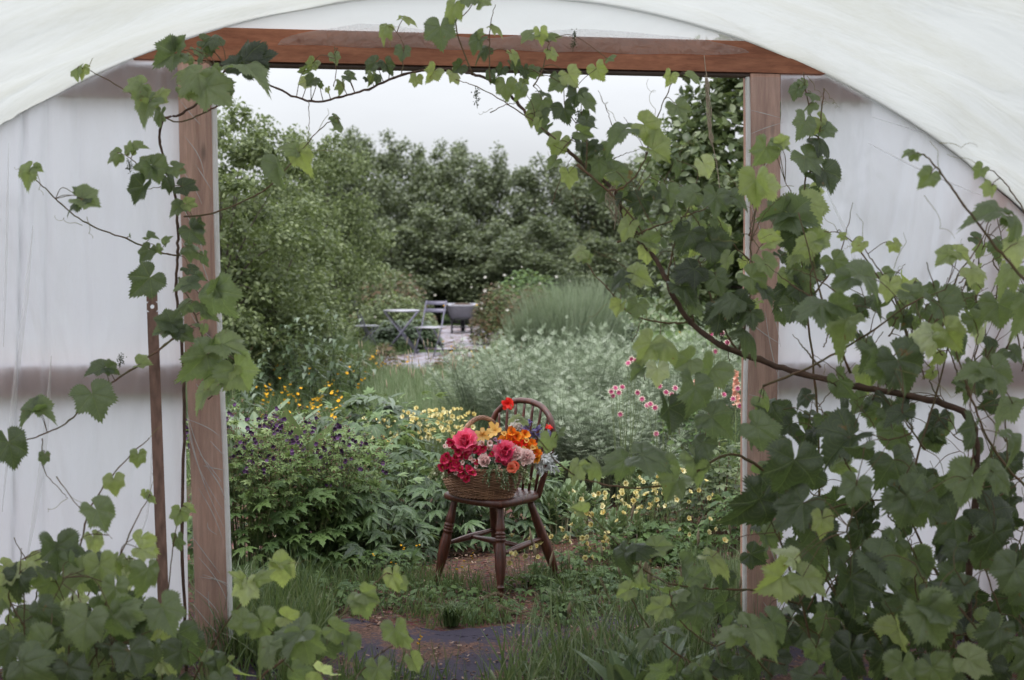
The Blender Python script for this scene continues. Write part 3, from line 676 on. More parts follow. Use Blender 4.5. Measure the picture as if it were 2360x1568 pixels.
def sphere_dirs(n):
    d = rng.normal(size=(n, 3)); return nrm(d)
def lumpy(mb, tmpl, lumps, count, size, up=.6, jit=.5, droop=0., szv=.3, tmpls=None, shell=(.72, 1.05)):
    """leaves over the outer shell of several lumps; lumps = (cx,cy,cz,rx,ry,rz)"""
    L = np.array(lumps); wgt = (L[:, 3]*L[:, 5]); wgt = wgt/wgt.sum(); id_ = rng.choice(len(L), count, p=wgt)
    d = sphere_dirs(count); d[:, 2] = np.where(d[:, 2] < -.35, -d[:, 2], d[:, 2])
    # leaf sprays gather in clusters: pull directions to a few nodes
    rr = rng.uniform(shell[0], shell[1], count)
    pos = L[id_, :3]+d*L[id_, 3:6]*rr[:, None]
    nrmv = d*(1-up)+np.array([0, 0, up])+rng.normal(size=(count, 3))*jit*.5
    tip = d*.6+rng.normal(size=(count, 3))*.6; tip[:, 2] -= droop
    sc = size*rng.uniform(1-szv, 1+szv, count); R = frames(tip, nrmv)
    rv = rng.random(count)
    tt = tmpls or [tmpl]
    for i, t in enumerate(tt): mb.scatter(t, pos[i::len(tt)], R[i::len(tt)], sc[i::len(tt)], rv[i::len(tt)])
def tree_mesh(seed, rx, h, z0, nl, count, size, mat, droop=0., tmpl=OV, trunk=.07, nlump=54, fname='crown'):
    """returns (root empty, parts) for a tree at the origin"""
    r = random.Random(seed)
    root = thing('tree', 'x', 'tree', (0, 0, 0)); cz = (z0+h)/2; hz = (h-z0)/2
    lumps = []
    for i in range(nlump):
        a = r.uniform(0, 2*PI); zz = r.uniform(-1, 1); q = math.sqrt(max(0, 1-zz*zz*.85))*r.uniform(.35, .95); s = r.uniform(.13, .34)*rx*(1.05-.25*max(0, zz))
        lumps.append((q*rx*math.cos(a), q*rx*math.sin(a), cz+zz*hz*.86, s, s, s*r.uniform(.8, 1.25)))
    for i in range(9):      # uneven leaders on top
        a = r.uniform(0, 2*PI); q = r.uniform(0, .6)*rx; s = rx*.15
        lumps.append((q*math.cos(a), q*math.sin(a), h-r.uniform(-.05, .12)*h, s, s, s*r.uniform(1.2, 2.6)))
    mb = MB(); lumpy(mb, tmpl, lumps, count, size, .5, .8, droop, .35, shell=(.4, 1.3))
    # inner leaves
    k = count//5; d = sphere_dirs(k)*rng.uniform(.2, .9, (k, 1)); pos = d*np.array([rx, rx, hz])+np.array([0, 0, cz])
    mb.scatter(tmpl, pos, frames(rng.normal(size=(k, 3)), rng.normal(size=(k, 3))), size*1.2)
    mb.build(fname, mat, root)
    mb = MB(); top = np.array([0, 0, h*.8]); mb.add(tube(spline([(0, 0, 0), (.03*rx, .02, h*.3), (-.04*rx, .03, h*.55), top], 5), [trunk, trunk*.8, trunk*.5, trunk*.15], 8))
    for lp in lumps[:22]:
        z_ = r.uniform(.15, .5)*h; b = np.array([0, 0, z_]); e = np.array(lp[:3]); m_ = (b+e)/2+np.array([0, 0, .12*h*.3])
        mb.add(tube(spline([b, m_, e], 4), [trunk*.35, trunk*.2, trunk*.06], 5))
    mb.build('trunk', M_BARK, root); return root
HG = 'trees that close off the garden'
hproto = [tree_mesh(11, 1.35, 5.0, .1, 0, 15000, .085, M_HEDGE), tree_mesh(12, 1.25, 4.6, .1, 0, 14000, .085, M_HEDGE), tree_mesh(13, 1.5, 4.2, .05, 0, 15000, .085, M_HEDGE)]
hl = [  # u, top v, Y, proto, label
 (850, 312, 38, 0, 'dark hedge tree with the tallest peak, rising above the left garden chair'),
 (930, 325, 40, 1, 'dark hedge tree rising above the folding garden table'),
 (1005, 372, 39, 2, 'low dark hedge tree seen straight behind the dip in the hedge top'),
 (1062, 332, 41, 0, 'narrow headed hedge tree rising behind the wheelbarrow'),
 (1150, 368, 40, 2, 'broad hedge tree just right of the wheelbarrow'),
 (1235, 360, 38, 1, 'hedge tree above the bronze rose bushes'),
 (1330, 345, 40, 0, 'hedge tree half hidden behind the hanging vine'),
 (1425, 360, 39, 2, 'hedge tree behind the woody vine stem'),
 (1515, 340, 42, 1, 'hedge tree showing between the vine and the broad leaved tree'),
 (1610, 380, 44, 0, 'hedge tree behind the broad leaved tree at the right post'),
 (1710, 430, 46, 1, 'far hedge tree closing the end of the lawn'),
 (790, 335, 36, 2, 'hedge tree whose top joins the pale birches'),
 (900, 500, 33, 1, 'lower front hedge bush left above the garden table'), (1010, 470, 34, 0, 'lower front hedge bush behind the right garden chair'),
 (1120, 520, 34, 2, 'lower front hedge bush above the bronze rose bush'), (1240, 500, 33, 0, 'lower front hedge bush above the pale tall grass'),
 (1370, 530, 35, 1, 'lower front hedge bush behind the vine leaves'), (1480, 520, 44, 2, 'low bush at the far end of the lawn'), (1600, 540, 48, 0, 'rounded bush at the far right end of the lawn'), (60, 420, 30, 1, 'hedge tree outside beyond the left film wall, farthest left'), (230, 400, 31, 2, 'hedge tree outside beyond the left film wall, near the steel strip'), (400, 390, 30, 0, 'hedge tree hidden behind the left door post'), (1860, 440, 38, 0, 'hedge tree outside beyond the right film wall'), (2050, 440, 38, 2, 'hedge tree outside beyond the right film wall, farthest right'),
 (1700, 550, 50, 1, 'last low bush on the lawn edge by the right post')]
hp_h = (5.0, 4.6, 4.2); used = set()
for i, (u, tv, Y, k, lab) in enumerate(hl):
    loc = GY(u, Y); hh = P(u, tv+12, Y)[2]*.95; s = hh/hp_h[k]
    if k not in used: o = hproto[k]; used.add(k); o.location = tuple(loc); o['label'] = lab
    else: o = dup(hproto[k], loc, i*1.3, 1, lab)
    wx = 1.0 if hh > 3 else 1.0
    o.scale = (wx*(1.0 if s > .8 else .95), wx, s); o.name = 'hedge_tree'; o['group'] = HG; o['category'] = 'tree'
# birches on the left, with drooping sprays
bproto = [tree_mesh(21, .85, 3.6, .25, 0, 12000, .050, M_BIRCH, .8, OV, .05, 36), tree_mesh(22, 1.0, 3.4, .2, 0, 13000, .050, M_BIRCH, .9, OV, .05, 36)]
bl = [(505, 255, 14.5, 0, 'bright green birch directly beside the left door post'), (590, 285, 18, 1, 'pale birch with drooping twigs, second from the left post'), (690, 318, 20, 0, 'pale birch left of the far garden chair'), (755, 335, 23, 1, 'birch where the pale foliage meets the dark hedge'), (630, 480, 15.5, 1, 'low weeping birch leaning over the nettles')]
for i, (u, tv, Y, k, lab) in enumerate(bl):
    loc = GY(u, Y); s = P(u, tv+8, Y)[2]/(3.6, 3.4)[k]*.96
    if i < 2: o = bproto[k]; o.location = tuple(loc); o['label'] = lab
    else: o = dup(bproto[k], loc, i*2.1, 1, lab)
    o.scale = (1, 1, s); o.name = 'birch_tree'; o['group'] = 'birches on the left of the garden'; o['category'] = 'tree'
t_ = tree_mesh(31, 1.35, 4.2, .4, 0, 13000, .10, M_OAK, .2, OV, .07, 30); t_.name = 'broadleaf_tree'
t_.location = tuple(GY(1760, 14.8)); t_['label'] = 'leafy broad leaved tree just outside the right door post'; t_.scale = (1, 1, P(1690, 150, 14.5)[2]/4.2)

# ------------------------------------------------------------ grass
def grass(name, label, outline, count, h, mat, lean=.35, wd=.006, kind='stuff', seg=4, Yjit=True, heads=0):
    o = np.array(outline); lo, hi = o.min(0), o.max(0); pts = []
    def inside(p):
        c = False; j = len(o)-1
        for i in range(len(o)):
            if (o[i][1] > p[1]) != (o[j][1] > p[1]) and p[0] < (o[j][0]-o[i][0])*(p[1]-o[i][1])/(o[j][1]-o[i][1])+o[i][0]: c = not c
            j = i
        return c
    while len(pts) < count:
        p = (rnd(lo[0], hi[0]), rnd(lo[1], hi[1]))
        if inside(p) and mnoise.noise(Vector((p[0]*2.5, p[1]*2.5, 4)))+.45 > random.random()*.7: pts.append(p)
    k = count; pos = np.c_[np.array(pts), np.zeros(k)]
    mb = MB()
    for v_ in range(6):
        dr = (.1, .3, .55, .8, 1.1, .2)[v_]
        V = []; F = []
        for i in range(seg+1):
            t = i/seg; w2 = .5*(1-t**1.5)+.02
            V += [(-w2, 0, 0), (w2, 0, 0)]; y = dr*t*t*.55; z = t*(1-.28*dr*t*t)
            V[-2] = (-w2*1.0, y, z); V[-1] = (w2, y, z)
        F = [(2*i, 2*i+1, 2*i+3, 2*i+2) for i in range(seg)]
        tm = T(V, F, [(q[0], q[2]) for q in V]); sel = slice(v_, None, 6); n_ = len(pos[sel])
        a = rng.uniform(0, 2*PI, n_); hs = rng.uniform(h[0], h[1], n_); ws = wd*rng.uniform(.6, 1.5, n_)
        ln = rng.normal(size=(n_, 2))*lean*.35
        Z = nrm(np.c_[ln, np.ones(n_)]); Yd = np.c_[np.cos(a), np.sin(a), np.zeros(n_)]; Xd = nrm(np.cross(Yd, Z)); Yd = np.cross(Z, Xd)
        mb.scatter(tm, pos[sel], np.stack([Xd, Yd, Z], -1), np.stack([ws, hs, hs], 1))
    mats = [mat]
    if heads:
        mats.append(M_SEED); idx = rng.choice(k, heads, replace=False)
        for i in idx:
            hh = rnd(h[1]*.9, h[1]*1.35); b = pos[i]; l_ = np.array([rnd(-.2, .2), rnd(-.2, .2), 1])*hh
            mb.add(tube(spline([b, b+l_*.5, b+l_], 3), .0011, 3, False), mat=0)
            mb.add(tube([b+l_, b+l_*1.06, b+l_*1.14], [.002, wd*.8, .001], 4), mat=1)
    return tag(mb.build(name, mats), label, 'grass', kind=kind)
grass('meadow_grass', 'low pale grass between the paved patch and the meadow', gp([(800, 862), (1000, 860), (1200, 845), (1200, 930), (820, 940)]), 12000, (.08, .22), M_MEAD, .5, .007)
grass('rough_grass', 'rough grass growing between the garden beds', [(-2.6, 9.3), (2.6, 9.3), (4.2, 14), (6.5, 23), (1.2, 23), (.3, 15), (-2.6, 12)], 16000, (.08, .25), M_GRASS, .6, .008)
grass('lawn_grass', 'bright green mown lawn at the far right behind the vine', [GY(1430, 22)[:2], GY(1760, 20)[:2], GY(1780, 60)[:2], GY(1440, 56)[:2]], 26000, (.06, .16), M_LAWN, .5, .02)
grass('meadow_grass', 'silvery meadow grass between the yellow flowers and the path', gp([(820, 930), (1000, 925), (1190, 920), (1210, 1040), (1100, 1060), (900, 1060)]), 17000, (.24, .52), M_MEAD, .5, .006, heads=90)
grass('long_grass', 'dark long grass under the birches among the buttercups', gp([(480, 840), (860, 832), (880, 1040), (480, 1080)]), 20000, (.2, .5), M_GRASS, .5, .007)
grass('far_grass', 'rough grass round the garden furniture', gp([(640, 740), (960, 735), (980, 775), (960, 808), (840, 822), (650, 850)]), 9000, (.08, .25), M_GRASS, .5, .012)
grass('far_grass', 'rough grass below the wheelbarrow and the bronze bushes', gp([(1180, 740), (1480, 735), (1450, 860), (1080, 850), (1130, 815)]), 9000, (.1, .35), M_MEAD, .5, .010)
grass('short_grass', 'short grass and weeds under the old chair', gp([(500, 1340), (760, 1330), (900, 1320), (1140, 1360), (1180, 1440), (1000, 1455), (800, 1425), (500, 1460)]), 2600, (.03, .17), M_GRASS, .8, .0048)
grass('short_grass', 'sparse weeds on the mulch right of the chair', gp([(1200, 1330), (1480, 1320), (1740, 1360), (1740, 1440), (1320, 1420)]), 1800, (.03, .15), M_GRASS, .8, .0048)
grass('edge_grass', 'taller green grass at the foot of the left door post', gp([(470, 1400), (700, 1390), (760, 1470), (700, 1640), (470, 1640)]), 2600, (.12, .34), M_GRASS, .7, .0075)
grass('edge_grass', 'tall grass in front of the path by the right door post', gp([(1130, 1560), (1300, 1500), (1560, 1460), (1740, 1420), (1760, 1640), (1130, 1660)]), 700, (.10, .42), M_MEAD, .8, .0075, heads=10)
grass('edge_grass', 'dark grass blades in front of the path by the right door post', gp([(1150, 1560), (1300, 1500), (1560, 1460), (1740, 1420), (1760, 1640), (1130, 1660)]), 600, (.10, .36), M_GRASS, .8, .0075, heads=14)
grass('edge_grass', 'thin grass in front of the path at the bottom centre', gp([(760, 1560), (1130, 1560), (1130, 1680), (760, 1680)]), 420, (.06, .22), M_GRASS, .7, .006)
grass('edge_grass', 'bright grass blades against the right door post', gp([(1600, 1380), (1760, 1370), (1780, 1450), (1600, 1450)]), 1600, (.12, .34), M_MEAD, .5, .006)
# tufts of grass in the path
for i, (u, v_, n_, hh, lab) in enumerate([(1040, 1440, 260, .13, 'rosette of grass growing at the edge of the path before the chair'), (560, 1425, 300, .30, 'bright grass tuft beside the left door post'), (1290, 1420, 160, .16, 'small leafy tuft in the mulch right of the front chair leg')]):
    c = G(u, v_); mb = MB()
    for k in range(n_):
        a = rnd(0, 2*PI); l_ = rnd(.4, 1)*hh; ou = rnd(.2, 1.1)*l_; b = c+np.array([rnd(-.03, .03), rnd(-.03, .03), 0])
        p = spline([b, b+np.array([math.cos(a)*ou*.35, math.sin(a)*ou*.35, l_*.7]), b+np.array([math.cos(a)*ou, math.sin(a)*ou, l_*.75])], 3)
        tg = nrm(np.gradient(p, axis=0)); sd_ = np.cross(tg, [0, 0, 1.0]); sd_ = nrm(sd_); w2 = np.linspace(.0035, .0004, len(p))[:, None]
        V = np.stack([p-sd_*w2, p+sd_*w2], 1).reshape(-1, 3); mb.add(T(V, [(2*q, 2*q+1, 2*q+3, 2*q+2) for q in range(len(p)-1)]))
    tag(mb.build('grass_tuft', M_MEAD if i == 1 else M_GRASS, None, c), lab, 'grass tuft')
# arching flowering grasses in front of the chair
for i, (u, v_, Y, lab, pts) in enumerate([(1330, 1560, 5.9, 'arching grass stem with a fluffy pale head in front of the front chair leg', [(1330, 1560), (1260, 1440), (1190, 1390), (1150, 1368), (1112, 1378)]),
        (1350, 1570, 5.8, 'lower arching grass head near the front chair leg', [(1350, 1568), (1300, 1480), (1230, 1425), (1180, 1408), (1148, 1395)]),
        (1300, 1500, 6.0, 'upright grass head right of the chair', [(1275, 1520), (1262, 1440), (1248, 1400), (1235, 1370)]),
        (1420, 1480, 6.1, 'slim grass head beside the yellow flowers', [(1430, 1500), (1418, 1420), (1400, 1370), (1385, 1335)])]):
    mb = MB(); q = [P(a, b, Y) for a, b in pts]; q = [np.array([q[0][0]+.05, q[0][1], 0])]+q; s_ = spline(q, 8); hd = s_[-11:]
    mb.add(tube(s_, .0016, 4), mat=0)
    for k in range(170):
        j = random.randint(0, len(hd)-1); mb.add(xf(diamond(.35), frames(nrm(hd[min(j+1, len(hd)-1)]-hd[max(0, j-1)])+rng.normal(size=3)*.35, rng.normal(size=3)), rnd(.008, .014), hd[j]+rng.normal(size=3)*.0022), mat=1)
    tag(mb.build('flowering_grass', [M_STEM, M_SEED], None, G(u, v_)), lab, 'grass')

# ------------------------------------------------------------ generic plants
def curve_stem(b, tip, bow=.2, n=5):
    b = np.asarray(b, float); tip = np.asarray(tip, float); m_ = (b+tip)/2+np.array([0, 0, np.linalg.norm(tip-b)*bow*.5]); return spline([b, m_, tip], n)
def dome(n, rx, ry, h, zmin=.25, full=.35):
    """points through a dome, more near its surface"""
    d = sphere_dirs(n); d[:, 2] = abs(d[:, 2]); r = rng.uniform(full, 1, n)**.5
    p = d*r[:, None]*np.array([rx, ry, h]); p[:, 2] = np.maximum(p[:, 2], zmin*h*rng.random(n)); return p, d
def leafy(name, label, cat, loc, rx, ry, h, tmpls, n, size, mat, stems=20, smat=None, up=.75, droop=.3, szv=.3, group=None, extra=None, petiole=0, jit=.25, zmin=.15):
    root = thing(name, label, cat, loc, group); L = np.asarray(loc, float)
    p, d = dome(n, rx, ry, h, zmin)
    T_ = np.c_[d[:, :2]+rng.normal(size=(n, 2))*.5, -droop*rng.random(n)+.15]; Nn = d*(1-up)+np.array([0, -.12, up])+rng.normal(size=(n, 3))*jit
    R = frames(T_, Nn); sc = size*rng.uniform(1-szv, 1+szv, n); mb = MB(); rv = rng.random(n)
    for i, t in enumerate(tmpls): mb.scatter(t, (L+p)[i::len(tmpls)], R[i::len(tmpls)], sc[i::len(tmpls)], rv[i::len(tmpls)])
    mb.build('foliage', mat, root)
    mb = MB()
    for i in rng.choice(n, min(n, stems), replace=False):
        b = L+np.array([p[i][0]*.35, p[i][1]*.35, 0]); mb.add(tube(curve_stem(b, L+p[i], .15), [.0035, .0018], 4, False))
    if stems: mb.build('stem', smat or M_STEMD, root)
    return root
# ------------------------------------------------------------ garden plants
def at(u, Y): return GY(u, Y)
# --- palmate leaved perennials in front of / behind the chair
PG = 'palmate leaved perennials behind the chair'
for i, (u, Y, rx, ry, h, n, lab) in enumerate([
    (800, 8.0, .38, .35, .52, 110, 'dark palmate leaved perennial between the purple geranium and the chair'),
    (930, 8.3, .40, .38, .60, 120, 'dark palmate leaved perennial left of the basket'),
    (1030, 7.95, .34, .28, .48, 95, 'palmate leaved perennial right behind the left chair leg'),
    (860, 7.5, .30, .26, .40, 80, 'low palmate leaved perennial at the edge of the bare soil left of the chair'),
    (1150, 8.1, .36, .30, .50, 100, 'palmate leaved perennial seen between the chair legs'),
    (1235, 8.5, .26, .25, .34, 50, 'small palmate leaved perennial behind the right chair leg'),
    (870, 9.1, .42, .35, .70, 110, 'taller palmate perennial with pale buds below the primrose flowers')]):
    o = leafy('palmate_perennial', lab, 'plant', at(u, Y), rx, ry, h, PALMS, n, .115, M_PALM, 40, group=PG, up=.7, droop=.5)
    L = np.array(o.location); mb = MB(); k = 34 if i in (1, 5, 0) else 16     # fresh top growth
    p, d = dome(k, rx*.95, ry*.9, h*1.08, .8); p[:, 2] = h*rng.uniform(.85, 1.12, k)
    mb.scatter(PALMS[2], L+p, frames(np.c_[d[:, :2], rng.uniform(-.2, .6, k)], np.c_[d[:, :2]*.3, np.ones(k)]+rng.normal(size=(k, 3))*.2), rng.uniform(.05, .085, k)); mb.build('young_leaves', M_PALMT, o)
# --- dark purple geranium
GG = 'dusky cranesbill geraniums beside the left door post'
BUD = ball(5, 4, 1)
for i, (u, Y, rx, h, lab) in enumerate([(560, 7.15, .36, .82, 'dusky geranium with dark purple flowers nearest the left door post'), (675, 7.35, .36, .76, 'dusky geranium with dark purple flowers, right of the first one'), (765, 7.6, .28, .60, 'smaller dusky geranium leaning towards the palmate leaves')]):
    loc = at(u, Y); o = leafy('geranium', lab, 'plant', loc, rx, .33, h*.82, GER, 190, .075, M_GER, 40, group=GG, up=.6, droop=.4)
    L = np.array(o.location); st = MB(); br = MB(); bd = MB(); fl = []
    for k in range(70):
        a = rnd(0, 2*PI); q = math.sqrt(random.random()); tip = L+np.array([q*rx*1.05*math.cos(a), q*.33*math.sin(a), h*rnd(.72, 1.06)])
        b = L+np.array([q*rx*.4*math.cos(a), q*.12*math.sin(a), 0]); s_ = curve_stem(b, tip, .1, 5); st.add(tube(s_, [.002, .0011], 4, False), mat=0)
        for f_ in (.45, .62, .78, .9, 1.0):
            c = s_[int(f_*(len(s_)-1))]
            for z_ in range(2):
                br.add(xf(random.choice(GER), frames(np.array([rnd(-1, 1), rnd(-1, 1), rnd(-.1, .6)]), np.array([rnd(-.4, .4), rnd(-.6, .2), 1])), rnd(.018, .045), c))
            for z_ in range(3):
                e = c+np.array([rnd(-.04, .04), rnd(-.03, .03), rnd(.0, .05)]); st.add(tube([c, (c+e)/2+np.array([0, 0, .004]), e], .0008, 3, False), mat=0)
                bd.add(xf(BUD, None, rnd(.0025, .0045), e))
        if k % 2 == 0: fl.append(s_[-1]+np.array([0, 0, .01])); fl.append(s_[-1]+np.array([rnd(-.03, .03), -.01, -.03]))
    st.build('flower_stem', M_STEM, o); br.build('bracts', M_GERT, o); bd.build('buds', M_BROWN, o)
    for c in fl:
        m_ = MB()
        for z_ in range(2): m_.add(xf(F5, frames(np.array([rnd(-1, 1), rnd(-.2, .2), rnd(-.5, 1)]), np.array([rnd(-.7, .7), -1, rnd(-.3, .6)])), rnd(.010, .015), c+np.array([rnd(-.014, .014), rnd(-.01, .01), rnd(-.014, .014)])))
        m_.build('flower', M_PURP, o)
# --- wormwood
AG = 'silver wormwood bushes behind the chair'
def wormwood(seed):
    r = random.Random(seed); root = thing('wormwood', 'x', 'plant', (0, 0, 0), AG); fo = MB(); st = MB(); P_ = []; D_ = []; N_ = []; S_ = []
    for k in range(105):
        a = r.uniform(0, 2*PI); q = math.sqrt(r.random()); x, y = q*.50*math.cos(a), q*.50*math.sin(a)
        h = (1.02-.32*q*q)*r.uniform(.72, 1.04); tip = np.array([x*1.15, y*1.15, h]); s_ = curve_stem((x*.3, y*.3, 0), tip, .08, 8); st.add(tube(s_, [.004, .0018], 4, False))
        n_ = len(s_)
        for j in range(24):
            f_ = (j/23)**.75*.72+.28; c = s_[int(f_*(n_-1))]; b = j*2.4+k
            el = .25+1.0*max(0, f_-.75)*4*.8
            P_.append(c+np.array([0, 0, r.uniform(-.008, .008)])); D_.append((math.cos(b), math.sin(b), el)); N_.append((-math.cos(b)*el, -math.sin(b)*el, 1)); S_.append((.068+.035*(1-f_))*r.uniform(.75, 1.2)*(1.0 if f_ < .95 else .8))
    fo.scatter(ART, np.array(P_), frames(np.array(D_), np.array(N_)), np.array(S_)); fo.build('foliage', M_ART, root); st.build('stem', plain('silver stems', (.22, .27, .18), .7), root); return root
wp = [wormwood(1), wormwood(2)]
for i, (u, Y, h, lab) in enumerate([(1120, 12.2, .95, 'wormwood bush left above the round chair back'), (1225, 11.4, 1.10, 'tall wormwood bush directly above the chair back'), (1330, 10.6, 1.12, 'wormwood bush right of the chair back'), (1430, 11.4, 1.12, 'wormwood bush between the vine leaves and the chair back'), (1310, 9.6, .82, 'lower wormwood bush just behind the right side of the chair'), (1520, 10.6, 1.10, 'wormwood bush behind the pink columbines'), (1640, 11.6, 1.15, 'wormwood bush next to the right door post'), (1420, 9.4, .80, 'dark lower wormwood left of the columbines')]):
    o = wp[i] if i < 2 else dup(wp[i % 2], (0, 0, 0)); o.location = tuple(at(u, Y)); o.rotation_euler = (0, 0, i*1.7); o.scale = (1.05, 1.05, h); o['label'] = lab
# --- geum flowers
def geum(name, loc, n, rx, ry, h, fs, mat, lab, grp, leaf=GER, leafn=60, drop=.25, fade=.2):
    o = leafy(name, lab, 'plant', loc, rx, ry, h*.45, leaf, leafn, .05, M_GER, 10, group=grp, up=.7); L = np.array(o.location); st = MB()
    for k in range(n):
        a = rnd(0, 2*PI); q = math.sqrt(random.random()); tip = L+np.array([q*rx*math.cos(a), q*ry*math.sin(a), h*rnd(.6, 1.05)])
        s_ = curve_stem(L+np.array([q*rx*.5*math.cos(a), q*ry*.5*math.sin(a), 0]), tip, .12, 5); st.add(tube(s_, [.0015, .0009], 4, False))
        m_ = MB(); up = np.array([rnd(-.9, .9), rnd(-1.3, .1), rnd(.0, .9)]); R = frames(np.cross(up, rng.normal(size=3)), up); s = fs*rnd(.75, 1.15)
        m_.add(xf(FDBL if k % 3 else F5, R, s, tip), rnd(0, 1), 0); m_.add(xf(BUD, None, s*.26, tip+nrm(up)*s*.12), mat=1)
        for z_ in range(5): m_.add(xf(diamond(.4), frames(nrm(up)*.4+nrm(rng.normal(size=3)), up), s*.8, tip-nrm(up)*s*.1), mat=2)
        m_.build('flower', [mat, M_CENT, M_GER], o)
    st.build('flower_stem', M_STEM, o); return o
for i, (u, Y, lab) in enumerate([(900, 9.9, 'left clump of primrose yellow flowers behind the palmate leaves'), (970, 10.1, 'middle clump of primrose yellow flowers behind the basket'), (1035, 10.3, 'right clump of primrose yellow flowers beside the basket handle')]):
    geum('geum', at(u, Y), 62, .19, .22, .50, .0215, M_PRIM, lab, 'primrose yellow flower clumps behind the basket')
for i, (u, v_, n, rx, h, lab) in enumerate([(1215, 1365, 12, .16, .24, 'few yellow geum flowers right beside the front chair leg'), (1300, 1330, 14, .2, .26, 'yellow geum clump in front of the right chair leg'), (1395, 1290, 22, .2, .36, 'yellow geum clump before the pale fleshy leaves'), (1480, 1290, 30, .22, .42, 'largest yellow geum clump at the centre right'), (1570, 1270, 26, .2, .44, 'yellow geum clump before the leafy shrub'), (1440, 1345, 14, .22, .22, 'low yellow geum clump on the mulch'), (1610, 1330, 8, .18, .3, 'yellow geum with few flowers near the right door post')]):
    geum('geum', G(u, v_), n, rx, .2, h, .0185, M_PRIM, lab, 'yellow geum clumps right of the chair', leafn=46)
# --- buttercups
def buttercup(seed, h=.42):
    r = random.Random(seed); root = thing('buttercup', 'x', 'flower', (0, 0, 0), 'buttercups in the long grass'); st = MB(); n = r.randint(2, 4)
    for k in range(n):
        tip = np.array([r.uniform(-.07, .07), r.uniform(-.07, .07), h*r.uniform(.8, 1.1)]); st.add(tube(curve_stem((0, 0, 0), tip, .1, 4), .0011, 4, False))
        m_ = MB(); up = np.array([r.uniform(-.4, .4), r.uniform(-.9, .1), .8]); m_.add(xf(F5, frames(np.cross(up, rng.normal(size=3)), up), .019, tip), .6, 0); m_.add(xf(BUD, None, .004, tip+np.array([0, 0, .004])), mat=1); m_.build('flower', [M_YEL, M_CENT], root)
    for k in range(5): st.add(xf(GER[0], frames(rng.normal(size=3), (0, 0, 1)), .03, (r.uniform(-.03, .03), r.uniform(-.03, .03), h*r.uniform(.1, .5))))
    st.build('stem', M_STEM, root); return root
bp_ = [buttercup(i) for i in range(4)]
spots = [(rnd(600, 830), rnd(10.4, 13.5)) for _ in range(52)]+[(rnd(540, 800), rnd(13, 17)) for _ in range(18)]+[(rnd(830, 1120), rnd(15.5, 18.5)) for _ in range(20)]+[(rnd(1480, 1700), rnd(18, 30)) for _ in range(10)]
for i, (u, Y) in enumerate(spots):
    o = bp_[i] if i < 4 else dup(bp_[i % 4], (0, 0, 0)); o.location = tuple(at(u, Y)); o.rotation_euler = (0, 0, rnd(0, 6)); s = rnd(.7, 1.05); o.scale = (s, s, s*1.15)
    k_ = 0 if i < 52 else 1 if i < 70 else 2 if i < 90 else 3
    o['label'] = ('orange yellow buttercup in the long grass below the tall dark weeds', 'far buttercup standing under the weeping birch', 'buttercup in the pale grass before the paved patch', 'buttercup at the edge of the lawn behind the vine')[k_]; o['group'] = ('buttercups below the tall weeds', 'buttercups under the birch', 'buttercups before the paved patch', 'buttercups on the lawn')[k_]
for i, (u, v_, lab) in enumerate([(925, 1330, 'buttercup in the weeds left of the chair'), (965, 1318, 'buttercup beside the left chair leg'), (1045, 1375, 'low buttercup in front of the chair, left one'), (1070, 1378, 'low buttercup in front of the chair, right one'), (1095, 1352, 'buttercup under the chair seat'), (905, 1362, 'buttercup at the edge of the bare soil'), (870, 1340, 'small buttercup by the palmate leaves'), (905, 1590, 'buttercup in the foreground grass, left one'), (960, 1600, 'buttercup in the foreground grass, right one')]):
    o = dup(bp_[i % 4], G(u, v_), i, .38 if v_ < 1500 else .5, lab); o['group'] = 'low buttercups near the chair'
# --- broad dock leaves
def dock(name, lab, loc, n, ln, wd, mat=M_DOCK, spread=.5, grp=None):
    root = thing(name, lab, 'plant', loc, grp); L = np.array(root.location); mb = MB(); TT = [blade(12, 2, lambda t: .012+wd*math.sin(PI*t**.9)**.9, .35, .25*(i+1), .015, 0, i) for i in range(3)]
    for k in range(n):
        a = rnd(0, 2*PI); el = rnd(.7, 2.4); b = L+np.array([rnd(-.06, .06), rnd(-.06, .06), rnd(0, .03)]); d = np.array([math.cos(a)*spread, math.sin(a)*spread, el]); mb.add(xf(random.choice(TT), frames(d, np.array([-math.cos(a), -math.sin(a), .6])+rng.normal(size=3)*.3), ln*rnd(.65, 1.1), b))
    mb.build('foliage', mat, root); return root
DG = 'broad leaved docks behind the geraniums'
for u, Y, n, ln, lab in [(525, 9.6, 16, .72, 'dock with long upright leaves beside the left door post'), (600, 9.9, 18, .68, 'dock with broad grey green leaves right of the first one'), (680, 9.7, 18, .64, 'dock with arching leaves behind the geranium flowers'), (735, 10.3, 12, .50, 'small dock near the seeded stalks')]: dock('dock_plant', lab, at(u, Y), n, ln, .13, grp=DG)
dock('dock_plant', 'crinkled dock rosette in front of the path, under the vine', G(1440, 1640), 12, .26, .13, spread=.5); dock('dock_plant', 'second crinkled dock rosette beside the foreground grass', G(1520, 1600), 10, .24, .14)
# --- dandelion / plantain stalks
for u, v0, v1, lab in [(725, 1075, 955, 'bare dandelion stalk with a white tip, left of three'), (735, 1080, 985, 'leaning bare dandelion stalk between two others'), (768, 1070, 965, 'bare dandelion stalk, right of three')]:
    Y = 8.9; tip = P(u+(15 if v1 == 985 else 6), v1, Y); b = at(u-8, Y); mb = MB(); mb.add(tube(curve_stem(b, tip, .05), .003, 6), mat=0)
    for k in range(26): mb.add(xf(diamond(.3), frames(rng.normal(size=3)-np.array([0, 0, .8]), rng.normal(size=3)), .012, tip), mat=1)
    tag(mb.build('dandelion_stalk', [M_STEM, M_SEED], None, b), lab, 'flower stalk', 'bare dandelion stalks')
